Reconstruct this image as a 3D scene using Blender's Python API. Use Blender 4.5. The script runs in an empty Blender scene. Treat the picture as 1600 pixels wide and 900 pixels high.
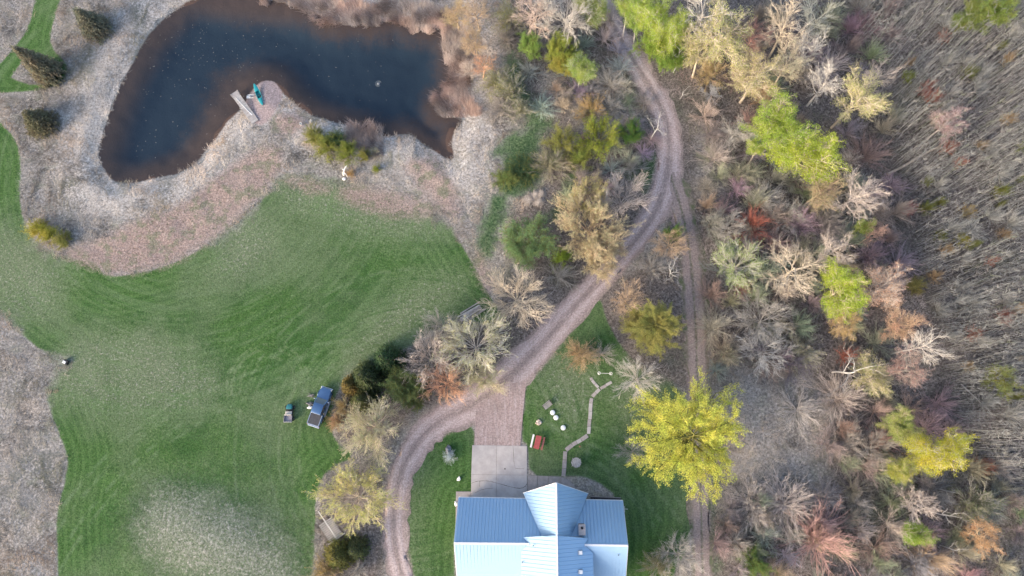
import bpy, bmesh, math, random
import numpy as np
from mathutils import Vector, Matrix, Euler

random.seed(7)
rng = np.random.default_rng(7)
R_ = math.radians
scene = bpy.context.scene
COL = scene.collection

# ------------------------------------------------------------------ camera
CAM_H = 105.0
FPX = 1100.0
cam_d = bpy.data.cameras.new('camera')
cam_d.sensor_width = 36.0
cam_d.lens = 36.0 * FPX / 1600.0
cam_d.clip_start = 0.5
cam_d.clip_end = 9000.0
cam = bpy.data.objects.new('camera', cam_d)
cam.location = (0, 0, CAM_H)
cam.rotation_euler = (R_(12.308), R_(2.2888), 0)
COL.objects.link(cam)
scene.camera = cam

# ------------------------------------------------------------------ sky, sun, exposure
SUN_EL, SUN_AZ = 22.0, 234.0           # azimuth clockwise from +Y: low in the south-west
world = bpy.data.worlds.new('World')
scene.world = world
world.use_nodes = True
wn = world.node_tree
sky = wn.nodes.new('ShaderNodeTexSky')
sky.sky_type = 'NISHITA'
sky.sun_disc = False
sky.sun_elevation = R_(SUN_EL)
sky.sun_rotation = R_(SUN_AZ)
sky.air_density = 1.0
sky.dust_density = 3.2
sky.ozone_density = 0.8
bgn = wn.nodes['Background']
wn.links.new(sky.outputs[0], bgn.inputs[0])
bgn.inputs[1].default_value = 0.15
sun_d = bpy.data.lights.new('sun', 'SUN')
sun_d.energy = 0.95
sun_d.angle = R_(18)
sun_d.color = (1.0, 0.82, 0.64)
sun = bpy.data.objects.new('sun', sun_d)
sdir = Vector((math.sin(R_(SUN_AZ)) * math.cos(R_(SUN_EL)), math.cos(R_(SUN_AZ)) * math.cos(R_(SUN_EL)), math.sin(R_(SUN_EL))))
sun.rotation_euler = sdir.to_track_quat('Z', 'Y').to_euler()
sun.location = sdir * 200
COL.objects.link(sun)
vs = scene.view_settings
vs.view_transform = 'Standard'
vs.look = 'None'
vs.gamma = 1.0
vs.exposure = 1.55
vs.use_curve_mapping = False
scene.cycles.max_bounces = 5
scene.cycles.diffuse_bounces = 3
scene.cycles.glossy_bounces = 2
scene.cycles.transmission_bounces = 2
scene.cycles.transparent_max_bounces = 6

# ------------------------------------------------------------------ photo position -> place on the ground
RM = np.array(Euler((R_(12.308), R_(2.2888), 0)).to_matrix())
def ray(px, py):
    return RM @ np.array([px - 800.0, 450.0 - py, -FPX])
def G(px, py, z=0.0):
    v = ray(px, py); t = (z - CAM_H) / v[2]
    return np.array([v[0] * t, v[1] * t, z])
def GL(pts, z=0.0):
    return np.array([G(x, y, z)[:2] for x, y in pts])
def PJ(p):
    c = (np.atleast_2d(p) - np.array([0, 0, CAM_H])) @ RM
    return np.stack([800 + FPX * c[:, 0] / -c[:, 2], 450 - FPX * c[:, 1] / -c[:, 2]], 1)
def MPP(px, py):          # metres for one photo pixel there
    return float(np.linalg.norm(G(px + 1, py) - G(px, py)))

# ------------------------------------------------------------------ 2-D distance fields
def inside(P, poly):
    x, y = P[:, 0], P[:, 1]; r = np.zeros(len(P), bool)
    a = poly; b = np.roll(poly, -1, 0)
    for (x0, y0), (x1, y1) in zip(a, b):
        if y0 == y1: continue
        c = ((y0 > y) != (y1 > y)) & (x < (x1 - x0) * (y - y0) / (y1 - y0) + x0)
        r ^= c
    return r
def segdist(P, a, b):
    d = b - a; L = (d @ d) + 1e-12
    t = np.clip(((P - a) @ d) / L, 0, 1)
    q = P - a - t[:, None] * d
    return np.sqrt((q * q).sum(1)), t
def sdf(P, poly):
    d = np.full(len(P), 1e9)
    for a, b in zip(poly, np.roll(poly, -1, 0)):
        d = np.minimum(d, segdist(P, a, b)[0])
    return np.where(inside(P, poly), d, -d)
def lines_sd(P, line):      # line rows x, y, half width; positive inside
    s = np.full(len(P), -1e9)
    for a, b in zip(line[:-1], line[1:]):
        d, t = segdist(P, a[:2], b[:2])
        s = np.maximum(s, a[2] + (b[2] - a[2]) * t - d)
    return s
def smooth(pts, n=3, closed=True):
    p = np.array(pts, float)
    for _ in range(n):
        q = np.roll(p, -1, 0) if closed else p[1:]
        b = p if closed else p[:-1]
        a1 = b * .75 + q * .25; a2 = b * .25 + q * .75
        r = np.empty((len(a1) * 2, p.shape[1])); r[0::2] = a1; r[1::2] = a2
        p = r if closed else np.vstack([p[:1], r, p[-1:]])
    return p
def sstep(a, b, x):
    t = np.clip((x - a) / (b - a), 0, 1); return t * t * (3 - 2 * t)

# value noise in numpy for relief
def vnoise(P, sc, seed=0):
    g = np.random.default_rng(seed).random((256, 256))
    q = P / sc; i = np.floor(q).astype(int); f = q - i; f = f * f * (3 - 2 * f)
    i0 = i % 256; i1 = (i + 1) % 256
    a = g[i0[:, 0], i0[:, 1]]; b = g[i1[:, 0], i0[:, 1]]; c = g[i0[:, 0], i1[:, 1]]; d = g[i1[:, 0], i1[:, 1]]
    return (a * (1 - f[:, 0]) + b * f[:, 0]) * (1 - f[:, 1]) + (c * (1 - f[:, 0]) + d * f[:, 0]) * f[:, 1] - .5

POND = smooth(GL([(300,-6),(262,18),(240,40),(222,60),(210,85),(198,108),(185,130),(175,155),(165,180),(158,205),(152,225),(150,245),(160,264),(172,281),(195,284),(215,283),(235,277),(258,273),(280,267),(300,256),(312,245),(318,232),(335,215),(345,200),(352,188),(366,176),(378,162),(386,146),(398,130),(410,124),(424,124),(433,131),(440,142),(450,153),(462,163),(478,173),(492,181),(508,185),(525,189),(540,194),(560,198),(575,204),(590,211),(605,211),(620,208),(635,206),(650,214),(662,224),(675,232),(690,242),(702,250),(709,242),(705,224),(708,206),(716,196),(722,184),(711,180),(695,178),(682,172),(690,152),(704,132),(709,112),(707,90),(705,70),(700,55),(690,42),(670,40),(650,38),(630,30),(615,27),(590,33),(575,35),(555,30),(530,32),(505,24),(480,10),(430,-6),(380,-10),(330,-10)]), 1)
TRACK_W = [(943,-14,16),(945,8,20),(962,50,30),(990,95,34),(1015,135,36),(1035,170,38),(1045,205,38),(1047,245,42),(1040,285,44),(1030,320,40),(1010,355,36),(985,385,36),(950,425,38),(915,460,40),(880,500,44),(850,535,48),(820,565,56),(790,595,62),(760,620,62),(725,640,54),(690,655,46),(660,680,42),(640,710,40),(625,740,38),(617,780,36),(614,820,36),(618,860,36),(628,900,36),(640,950,36),(655,1000,36)]
TRACK_E = [(1046,270,38),(1060,310,38),(1070,350,36),(1077,390,36),(1082,430,36),(1085,480,36),(1088,530,36),(1090,580,34),(1092,640,34),(1093,700,32),(1095,760,32),(1096,820,32),(1098,900,32),(1100,1000,32)]
def track_line(t):
    r = []
    for x, y, w in t:
        g = G(x, y); r.append((g[0], g[1], w * .5 * MPP(x, y)))
    return smooth(r, 2, False)
LW, LE = track_line(TRACK_W), track_line(TRACK_E)
APRON = GL([(744,632),(790,600),(822,596),(818,640),(813,698),(741,698)])
LAWN = [smooth(GL(p), 1) for p in (
 [(0,190),(25,215),(35,260),(30,300),(38,350),(60,382),(95,400),(150,408),(165,432),(215,427),(270,412),(320,385),(360,352),(395,325),(425,295),(425,278),(470,270),(520,280),(560,285),(600,302),(640,322),(690,332),(720,380),(745,420),(758,450),(775,475),(790,500),(770,520),(745,500),(700,500),(660,530),(620,552),(580,575),(545,590),(525,615),(518,650),(522,690),(560,712),(510,735),(495,770),(493,830),(490,900),(480,1000),(92,1000),(90,900),(88,850),(88,800),(95,775),(103,745),(105,715),(95,685),(80,650),(72,620),(80,590),(95,565),(60,545),(30,520),(0,495),(-80,440),(-80,130)],
 [(640,700),(680,670),(746,650),(746,775),(712,790),(710,1000),(640,1000),(616,860),(618,800),(624,740)],
 [(806,640),(815,590),(860,535),(900,490),(935,455),(955,520),(1000,575),(1060,600),(1084,640),(1084,760),(1080,850),(1050,900),(1030,1000),(960,1000),(970,780),(920,745),(880,745),(826,745),(824,695),(815,690)],
 [(60,-30),(105,-30),(95,0),(85,30),(78,60),(85,80),(100,92),(107,105),(100,125),(80,138),(50,143),(0,146),(-40,146),(-40,130),(0,100),(20,75),(45,45)])]
ISLAND = GL([(18,121),(36,95),(55,88),(72,100),(86,118),(70,131),(45,131)])
SCRUBGREEN = [smooth(GL(p), 1) for p in (
 [(800,70),(812,110),(838,172),(872,195),(852,205),(842,218),(845,300),(805,312),(775,305),(790,250),(765,240),(800,205),(830,200),(805,150),(788,100)],
 [(1000,240),(1030,235),(1032,275),(1010,295),(985,285)], [(905,262),(895,300),(875,345),(858,345),(880,295),(890,262)],
 [(770,300),(800,300),(795,330),(760,420),(735,400),(755,330)], [(1100,700),(1114,700),(1116,1000),(1104,1000)])]
WOODS0 = GL([(790,-120),(800,100),(850,190),(852,290),(800,330),(790,380),(845,470),(872,505),(1030,310),(1062,420),(1106,500),(1108,1100),(2300,1100),(2300,-120)])
SILT = [smooth(GL(p), 1) for p in (
 [(335,95),(420,88),(460,125),(500,165),(560,185),(600,200),(560,215),(400,210),(366,190),(325,240),(265,285),(190,292),(150,270),(150,240),(200,262),(255,240),(290,205),(310,150)], [(150,250),(165,180),(190,120),(225,60),(260,20),(275,30),(240,75),(205,130),(185,190),(175,240)], [(300,-10),(420,-10),(470,15),(430,30),(330,20)])]
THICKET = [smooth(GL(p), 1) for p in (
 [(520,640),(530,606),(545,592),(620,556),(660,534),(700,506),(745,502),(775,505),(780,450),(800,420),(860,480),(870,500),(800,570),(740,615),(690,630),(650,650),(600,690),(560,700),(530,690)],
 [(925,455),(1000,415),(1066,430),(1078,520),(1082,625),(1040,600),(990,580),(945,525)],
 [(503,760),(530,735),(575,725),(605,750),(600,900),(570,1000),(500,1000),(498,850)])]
CLEAR = [smooth(GL(p), 1) for p in (
 [(1116,575),(1180,565),(1290,600),(1315,670),(1285,760),(1245,790),(1150,760),(1118,700)], [(885,135),(955,105),(1000,170),(1012,225),(960,225),(890,200)],
 [(1085,190),(1125,200),(1140,300),(1110,330),(1085,290)], [(850,100),(880,140),(870,185),(845,150)], [(1120,760),(1280,760),(1260,830),(1130,830)])]
DIRT = [smooth(GL(p), 1) for p in (
 [(95,400),(115,385),(160,372),(215,342),(280,322),(330,282),(378,246),(405,230),(432,225),(445,250),(420,290),(392,322),(352,357),(312,387),(270,412),(220,424),(180,430),(150,420)],
 [(425,178),(470,172),(484,198),(452,214),(425,207)], [(625,250),(680,240),(712,290),(722,345),(690,332),(650,292)], [(740,385),(752,400),(770,445),(762,460),(745,425)], [(520,298),(560,288),(650,308),(690,330),(640,342),(560,326)], [(440,275),(500,285),(520,300),(470,300)])]
SAND = smooth(GL([(380,152),(395,126),(410,120),(432,125),(442,145),(432,172),(412,197),(395,192),(378,168)]), 1)
PALE = [smooth(GL(p), 1) for p in (
 [(205,800),(250,750),(330,765),(410,800),(465,850),(475,930),(330,930),(225,880)],
 [(420,270),(520,275),(640,300),(700,345),(690,380),(600,375),(500,350),(440,330)],
 [(90,540),(200,510),(330,560),(360,620),(240,660),(100,640),(75,600)],
 [(380,330),(430,330),(430,420),(350,440),(320,400)], [(0,330),(40,380),(120,420),(60,520),(-40,470)], [(620,440),(740,420),(700,500),(600,540),(520,600),(560,520)],
 [(830,575),(900,540),(940,600),(900,680),(850,620)], [(950,560),(1060,600),(1050,700),(960,680)], [(640,690),(660,700),(645,800),(640,900),(628,900),(630,780)])]

def pond_sd(P):
    return sdf(P, POND)
def hz_from(P, sdp):
    w = vnoise(P, 1.6, 3) * .5 + vnoise(P, 4.5, 4) * .5
    s = sdp + w * .9
    z = -.55 * sstep(-3.2, 0.1, s) - 1.7 * sstep(0, 6.5, s)
    m = GL([(335, 838)])[0]
    q = (P - m) / np.array([11.0, 6.5])
    z += 1.1 * np.exp(-(q * q).sum(1) * 1.3)
    return z
def hz(x, y):
    P = np.array([[x, y]]); return float(hz_from(P, pond_sd(P))[0])
def hzs(P):
    return hz_from(P, pond_sd(P))
WATER_Z = -.55

# ------------------------------------------------------------------ mesh helpers
def raw_mesh(name, V, F, mats=(), attrs=None, smooth_=False, uv=None):
    """V (n,3); F (m,k) with one k"""
    V = np.asarray(V, np.float32); F = np.asarray(F, np.int32)
    me = bpy.data.meshes.new(name)
    me.vertices.add(len(V)); me.vertices.foreach_set('co', V.ravel())
    k = F.shape[1]
    me.loops.add(F.size); me.loops.foreach_set('vertex_index', F.ravel())
    me.polygons.add(len(F)); me.polygons.foreach_set('loop_start', np.arange(0, F.size, k, dtype=np.int32))
    me.polygons.foreach_set('loop_total', np.full(len(F), k, np.int32))
    if smooth_: me.polygons.foreach_set('use_smooth', np.ones(len(F), bool))
    me.update(calc_edges=True)
    for an, av in (attrs or {}).items():
        av = np.asarray(av, np.float32)
        if av.ndim == 1:
            at = me.attributes.new(an, 'FLOAT', 'POINT'); at.data.foreach_set('value', av)
        else:
            at = me.attributes.new(an, 'FLOAT_VECTOR', 'POINT'); at.data.foreach_set('vector', av.ravel())
    if uv is not None:
        l = me.uv_layers.new(name='UVMap'); l.data.foreach_set('uv', np.asarray(uv, np.float32)[F.ravel()].ravel())
    for m in mats: me.materials.append(m)
    return me
def put(name, me, parent=None, loc=(0,0,0)):
    o = bpy.data.objects.new(name, me); COL.objects.link(o); o.location = loc
    if parent is not None: o.parent = parent
    return o
def tag(o, label, cat, group=None):
    o['label'] = label; o['category'] = cat
    if group: o['group'] = group
    return o
def structure(o, label=None):
    o['kind'] = 'structure'
    if label: o['label'] = label
    return o
def stuff(o, label, cat=None):
    o['kind'] = 'stuff'; o['label'] = label
    if cat: o['category'] = cat
    return o
def thing(name, label, cat, loc, rz=0, group=None):
    o = bpy.data.objects.new(name, None); COL.objects.link(o)
    o.empty_display_size = .3
    o.location = loc; o.rotation_euler = (0, 0, rz)
    return tag(o, label, cat, group)

class MB:
    def __init__(s): s.v = []; s.f = []; s.mi = []
    def add(s, V, F, m=0):
        o = len(s.v); s.v += [tuple(map(float, p)) for p in V]
        for f in F: s.f.append([i + o for i in f]); s.mi.append(m)
        return s
    def box(s, c, d, rz=0, m=0, M=None, taper=1.0):
        x, y, z = d[0] / 2, d[1] / 2, d[2] / 2
        V = [(-x,-y,-z),(x,-y,-z),(x,y,-z),(-x,y,-z),(-x*taper,-y*taper,z),(x*taper,-y*taper,z),(x*taper,y*taper,z),(-x*taper,y*taper,z)]
        Mx = Matrix.Translation(c) @ (M if M is not None else Matrix.Rotation(rz, 4, 'Z'))
        return s.add([Mx @ Vector(p) for p in V], [(0,3,2,1),(4,5,6,7),(0,1,5,4),(1,2,6,5),(2,3,7,6),(3,0,4,7)], m)
    def bar(s, a, b, w, h=None, m=0):
        a, b = Vector(a), Vector(b); d = b - a
        q = d.to_track_quat('X', 'Z').to_matrix().to_4x4()
        return s.box((a + b) / 2, (d.length, w, h or w), M=q, m=m)
    def tube(s, pts, rad, n=8, m=0, cap=True):
        pts = [Vector(p) for p in pts]; V = []; F = []
        for i, p in enumerate(pts):
            d = (pts[min(i+1, len(pts)-1)] - pts[max(i-1, 0)])
            q = d.to_track_quat('Z', 'Y')
            r = rad[i] if hasattr(rad, '__len__') else rad
            for k in range(n):
                a = 2 * math.pi * k / n
                V.append(p + q @ Vector((r * math.cos(a), r * math.sin(a), 0)))
        for i in range(len(pts) - 1):
            for k in range(n):
                F.append((i*n+k, i*n+(k+1) % n, (i+1)*n+(k+1) % n, (i+1)*n+k))
        if cap: F += [tuple(range(n))[::-1], tuple(range((len(pts)-1)*n, len(pts)*n))]
        return s.add(V, F, m)
    def lathe(s, c, prof, n=20, m=0):
        V = []; F = []
        for r, z in prof:
            for k in range(n):
                a = 2 * math.pi * k / n; V.append((c[0] + r*math.cos(a), c[1] + r*math.sin(a), c[2] + z))
        for i in range(len(prof) - 1):
            for k in range(n): F.append((i*n+k, i*n+(k+1) % n, (i+1)*n+(k+1) % n, (i+1)*n+k))
        F += [tuple(range(n))[::-1], tuple(range((len(prof)-1)*n, len(prof)*n))]
        return s.add(V, F, m)
    def prism(s, poly, z0, z1, m=0):
        n = len(poly); a = sum(poly[i][0]*poly[(i+1) % n][1] - poly[(i+1) % n][0]*poly[i][1] for i in range(n))
        if a < 0: poly = list(poly)[::-1]
        V = [(p[0], p[1], z0) for p in poly] + [(p[0], p[1], z1) for p in poly]
        F = [tuple(range(n))[::-1], tuple(range(n, 2*n))] + [(i, (i+1) % n, n+(i+1) % n, n+i) for i in range(n)]
        return s.add(V, F, m)
    def slab(s, pts, t, m=0):
        """planar polygon given from above, thickened downwards along its normal"""
        P = [Vector(p) for p in pts]; n = Vector((0,0,0))
        for i in range(len(P)): n += (P[i] - P[0]).cross(P[(i+1) % len(P)] - P[0])
        if n.z < 0: P = P[::-1]; n = -n
        n.normalize(); k = len(P)
        V = P + [p - n * t for p in P]
        return s.add(V, [tuple(range(k)), tuple(range(k, 2*k))[::-1]] + [((i+1) % k, i, k+i, k+(i+1) % k) for i in range(k)], m)
    def mesh(s, name, mats, sm=False, bev=0, seg=2):
        me = bpy.data.meshes.new(name); me.from_pydata(s.v, [], s.f)
        for q in (mats if isinstance(mats, (list, tuple)) else [mats]): me.materials.append(q)
        me.polygons.foreach_set('material_index', s.mi)
        if bev:
            bm = bmesh.new(); bm.from_mesh(me)
            es = [e for e in bm.edges if len(e.link_faces) == 2 and e.calc_face_angle(0) > .5]
            bmesh.ops.bevel(bm, geom=es, offset=bev, segments=seg, affect='EDGES', profile=.6, clamp_overlap=True)
            bm.to_mesh(me); bm.free()
        if sm:
            me.polygons.foreach_set('use_smooth', [True] * len(me.polygons))
            try: me.set_sharp_from_angle(angle=R_(40))
            except Exception: pass
        me.update()
        return me
    def build(s, name, mats, parent=None, sm=False, bev=0, off=None, loc=(0,0,0), seg=2):
        if off is not None: s.v = [(p[0]-off[0], p[1]-off[1], p[2]-off[2]) for p in s.v]
        return put(name, s.mesh(name, mats, sm, bev, seg), parent, loc)

# ------------------------------------------------------------------ materials
class NT:
    def __init__(s, name):
        s.m = bpy.data.materials.new(name); s.m.use_nodes = True
        s.t = s.m.node_tree; s.t.nodes.clear()
        s.out = s.t.nodes.new('ShaderNodeOutputMaterial')
        s.geo = None
    def n(s, typ, **k):
        q = s.t.nodes.new(typ)
        for a, b in k.items(): setattr(q, a, b)
        return q
    def l(s, a, b): s.t.links.new(a, b)
    def setin(s, sock, v):
        if isinstance(v, bpy.types.NodeSocket): s.l(v, sock)
        elif isinstance(v, (tuple, list)) and len(v) == 3 and sock.type == 'RGBA': sock.default_value = (*v, 1)
        else: sock.default_value = v
    def pos(s):
        if s.geo is None: s.geo = s.n('ShaderNodeNewGeometry')
        return s.geo.outputs['Position']
    def noise(s, scale, detail=4, rough=.6, vec=None, dist=0, stretch=None, rot=0):
        q = s.n('ShaderNodeTexNoise'); q.inputs['Scale'].default_value = scale; q.inputs['Detail'].default_value = detail
        q.inputs['Roughness'].default_value = rough; q.inputs['Distortion'].default_value = dist
        v = vec or s.pos()
        if stretch:
            mp = s.n('ShaderNodeMapping'); s.l(v, mp.inputs['Vector']); mp.inputs['Scale'].default_value = stretch; mp.inputs['Rotation'].default_value = (0, 0, rot); v = mp.outputs[0]
        s.l(v, q.inputs['Vector']); return q.outputs['Fac']
    def math(s, op, a, b=0.0, c=None, clamp=False):
        q = s.n('ShaderNodeMath', operation=op, use_clamp=clamp); s.setin(q.inputs[0], a); s.setin(q.inputs[1], b)
        if c is not None: s.setin(q.inputs[2], c)
        return q.outputs[0]
    def rng(s, v, a, b, c=0.0, d=1.0, sm=True):
        q = s.n('ShaderNodeMapRange', interpolation_type='SMOOTHSTEP' if sm else 'LINEAR', clamp=True)
        s.setin(q.inputs[0], v); s.setin(q.inputs[1], a); s.setin(q.inputs[2], b); s.setin(q.inputs[3], c); s.setin(q.inputs[4], d); return q.outputs[0]
    def mix(s, f, a, b, blend='MIX'):
        q = s.n('ShaderNodeMix', data_type='RGBA', blend_type=blend); s.setin(q.inputs[0], f); s.setin(q.inputs[6], a); s.setin(q.inputs[7], b); return q.outputs[2]
    def ramp(s, f, stops):
        q = s.n('ShaderNodeValToRGB'); s.l(f, q.inputs[0]); e = q.color_ramp.elements
        while len(e) < len(stops): e.new(.5)
        for i, (p, c) in enumerate(stops): e[i].position = p; e[i].color = (*c, 1)
        return q.outputs[0]
    def attr(s, name):
        q = s.n('ShaderNodeAttribute', attribute_name=name); return q
    def bump(s, h, strength=.5, dist=.1):
        q = s.n('ShaderNodeBump'); q.inputs['Strength'].default_value = strength; q.inputs['Distance'].default_value = dist; s.l(h, q.inputs['Height']); return q.outputs[0]
    def bsdf(s, color, rough=.8, metal=0.0, normal=None, spec=.3, **k):
        q = s.n('ShaderNodeBsdfPrincipled'); s.setin(q.inputs['Base Color'], color); s.setin(q.inputs['Roughness'], rough); s.setin(q.inputs['Metallic'], metal)
        q.inputs['Specular IOR Level'].default_value = spec
        for a, b in k.items(): s.setin(q.inputs[a], b)
        if normal is not None: s.l(normal, q.inputs['Normal'])
        s.l(q.outputs[0], s.out.inputs['Surface']); return q
def simple(name, c, rough=.7, metal=0.0, var=.15, scale=6.0, spec=.4, bump=.0, c2=None, coat=0):
    t = NT(name); f = t.noise(scale, 5, .65)
    b = c2 or tuple(min(1, x * (1 - var * 1.6)) for x in c)
    col = t.mix(t.rng(f, .3, .72), b, c)
    nm = t.bump(t.noise(scale * 4, 4), bump, .03) if bump else None
    q = t.bsdf(col, rough, metal, nm, spec)
    if coat: q.inputs['Coat Weight'].default_value = coat; q.inputs['Coat Roughness'].default_value = .05
    return t.m
# ================================================================== THE SETTING
# ------------------------------------------------------------------ ground sheet
def axis(lo, hi, step, far):
    core = np.arange(lo, hi + step * .5, step)
    out = []; d = step
    x = hi
    while x < far: d *= 1.35; x += d; out.append(x)
    inn = []; d = step; x = lo
    while x > -far: d *= 1.35; x -= d; inn.append(x)
    return np.array(inn[::-1] + list(core) + out)
gx, gy = axis(-98, 92, .42, 4000), axis(-42, 88, .42, 4000)
XX, YY = np.meshgrid(gx, gy)
GP = np.stack([XX.ravel(), YY.ravel()], 1)
sd_pond = pond_sd(GP)
GZ = hz_from(GP, sd_pond)
def union(polys, P): return np.max([sdf(P, p) for p in polys], 0)
def lawn_sd(P): return np.minimum(union(LAWN, P), -sdf(P, ISLAND))
def road_sd(P): return np.maximum(np.maximum(lines_sd(P, LW), lines_sd(P, LE)), sdf(P, APRON))
c5 = lambda a, m=12: np.clip(a, -m, m)
A_lawn, A_dirt = lawn_sd(GP), union(DIRT, GP)
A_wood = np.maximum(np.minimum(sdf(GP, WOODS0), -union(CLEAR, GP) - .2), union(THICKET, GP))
A_silt = union(SILT, GP)
A_sand, A_road, A_green, A_pale = sdf(GP, SAND), road_sd(GP), union(SCRUBGREEN, GP), union(PALE, GP)
rough = (vnoise(GP, 1.1, 8) * .10 + vnoise(GP, 3.7, 9) * .22) * sstep(.5, 2.5, -A_lawn) * sstep(.3, 2, -A_road) * sstep(0, 1, -A_sand) * sstep(0, 1, -sdf(GP, GL([(690,660),(1060,660),(1060,1000),(690,1000)])))
GZ = GZ + rough
NX, NY = len(gx), len(gy)
ii = np.arange(NX * NY).reshape(NY, NX)
GF = np.stack([ii[:-1, :-1].ravel(), ii[:-1, 1:].ravel(), ii[1:, 1:].ravel(), ii[1:, :-1].ravel()], 1)

t = NT('ground_cover')
n_big, n_mid, n_fine, n_grit = t.noise(.06, 4, .6), t.noise(.45, 5, .65), t.noise(2.3, 5, .7), t.noise(7.0, 3, .7)
edge = t.math('ADD', t.math('MULTIPLY', t.math('SUBTRACT', n_mid, .5), 2.2), t.math('MULTIPLY', t.math('SUBTRACT', n_fine, .5), 1.6))
def mask(an, w=.35, amp=1.0, sh=0.0):
    a = t.attr(an).outputs['Fac']
    return t.rng(t.math('ADD', t.math('MULTIPLY_ADD', edge, amp, a), sh), -w, w)
dry = t.ramp(n_fine, [(.3, (.085, .080, .073)), (.44, (.19, .178, .165)), (.58, (.31, .288, .27)), (.72, (.45, .415, .385))])
dry = t.mix(t.rng(n_mid, .5, .68, 0, .55), dry, (.17, .18, .135))
dry = t.mix(t.rng(n_big, .52, .66, 0, .4), dry, (.44, .36, .29))
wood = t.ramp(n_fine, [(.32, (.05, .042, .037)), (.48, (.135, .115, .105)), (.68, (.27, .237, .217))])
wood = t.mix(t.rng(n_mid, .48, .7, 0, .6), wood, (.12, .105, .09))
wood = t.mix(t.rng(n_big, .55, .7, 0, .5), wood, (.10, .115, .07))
dry = t.mix(t.math('MULTIPLY', t.rng(t.math('MULTIPLY_ADD', edge, 3.0, t.attr('a_pond').outputs['Fac']), -9, -3), .7), dry, t.ramp(n_fine, [(.3, (.22, .205, .19)), (.5, (.42, .39, .365)), (.7, (.60, .555, .52))]))
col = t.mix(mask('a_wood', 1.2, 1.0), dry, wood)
green = t.mix(t.rng(n_fine, .36, .6), (.028, .068, .026), (.10, .145, .075))
col = t.mix(mask('a_green', 1.6, 2.4), col, green)
lawn = t.ramp(n_fine, [(.32, (.026, .070, .015)), (.5, (.050, .108, .028)), (.68, (.105, .165, .062))])
lawn = t.mix(t.rng(t.noise(.09, 3, .5), .42, .58, 0, .6), lawn, (.030, .080, .022))
lawn = t.mix(t.rng(n_mid, .40, .66, 0, .6), lawn, t.mix(n_grit, (.044, .104, .026), (.074, .142, .042)))
la = t.attr('a_lawn').outputs['Fac']
stripe = t.math('SINE', t.math('MULTIPLY_ADD', t.math('MULTIPLY', n_mid, 1.1), 1.0, t.math('MULTIPLY', la, 5.4)))
lawn = t.mix(t.math('MULTIPLY', t.rng(stripe, -.6, .9, 0, .5), t.rng(la, 9, 6)), lawn, (.088, .160, .052))
# curved tyre marks on the grass
def rings(cx, cy, radii, w, amt, c):
    global lawn
    g = G(cx, cy)
    vm = t.n('ShaderNodeVectorMath', operation='DISTANCE'); t.l(t.pos(), vm.inputs[0]); vm.inputs[1].default_value = (g[0], g[1], 0)
    for r in radii:
        d = t.math('ABSOLUTE', t.math('SUBTRACT', vm.outputs['Value'], r))
        lawn = t.mix(t.math('MULTIPLY', t.rng(d, w, w * .3), t.rng(n_mid, .42, .58, 0, amt)), lawn, c)
rings(418, 602, (4.2, 5.5, 6.2), .35, .5, (.15, .20, .10))
rings(640, 690, (16.5, 18.0, 19.4, 21.0, 24.5, 26.0), .4, .45, (.13, .18, .095))
rings(300, 250, (24.5, 26.2, 29.0, 30.7), .45, .4, (.12, .175, .085))
rings(560, 1150, (49.0, 50.3, 52.5, 54.0), .45, .5, (.13, .19, .095))
pale = t.ramp(n_fine, [(.3, (.14, .165, .10)), (.5, (.20, .215, .15)), (.72, (.28, .28, .22))])
lawn = t.mix(t.rng(t.math('MULTIPLY_ADD', edge, 2.6, t.attr('a_pale').outputs['Fac']), -5.0, 5.0, 0, .76), lawn, t.mix(t.rng(t.noise(5.5, 4, .8), .38, .60, .25, 1.0), lawn, pale))
def arcs(cx, cy, freq, seed, amt, c, near, far):
    global lawn
    g = G(cx, cy); vm = t.n('ShaderNodeVectorMath', operation='DISTANCE'); t.l(t.pos(), vm.inputs[0]); vm.inputs[1].default_value = (g[0], g[1], 0)
    cb = t.n('ShaderNodeCombineXYZ'); t.l(t.math('MULTIPLY', vm.outputs['Value'], freq), cb.inputs[0]); cb.inputs[1].default_value = seed; t.l(t.math('MULTIPLY', n_mid, .5), cb.inputs[2])
    st_ = t.noise(1.0, 3, .6, vec=cb.outputs[0])
    w = t.math('MULTIPLY', t.rng(st_, .47, .60, 0, amt), t.math('MULTIPLY', t.rng(vm.outputs['Value'], near, near + 4), t.rng(vm.outputs['Value'], far, far - 5)))
    lawn = t.mix(t.math('MULTIPLY', w, t.rng(t.noise(.16, 3, .6), .36, .56)), lawn, c)
arcs(300, 250, 1.25, 3.3, .6, (.105, .165, .072), 14, 46)
arcs(640, 700, 1.3, 8.1, .5, (.03, .082, .02), 8, 34)
arcs(-500, 700, 1.2, 5.7, .18, (.034, .088, .022), 50, 96)
md = t.attr('a_mound').outputs['Fac']
lawn = t.mix(t.rng(t.math('MULTIPLY_ADD', edge, 1.6, md), -2.2, -.6, 0, .55), lawn, (.026, .068, .024))
lawn = t.mix(t.rng(t.math('MULTIPLY_ADD', edge, 2.4, md), -2.0, 4.5, 0, .8), lawn, t.ramp(n_fine, [(.3, (.09, .12, .065)), (.5, (.20, .21, .165)), (.7, (.34, .33, .29))]))
lawn = t.mix(t.rng(n_big, .44, .64, 0, .4), lawn, t.mix(n_fine, (.09, .13, .065), (.20, .215, .15)))
amp_ = t.rng(t.attr('a_pale').outputs['Fac'], -2.5, 2.0, .26, 2.4)
lm = t.rng(t.math('ADD', t.math('MULTIPLY', edge, amp_), la), t.math('MULTIPLY', amp_, -.6), t.math('MULTIPLY', amp_, 1.1))
lm = t.math('MULTIPLY', lm, t.rng(t.math('MULTIPLY', t.rng(t.attr('a_pale').outputs['Fac'], -2, 3), t.rng(n_fine, .5, .7)), 0, 1, 1, .55))
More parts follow.
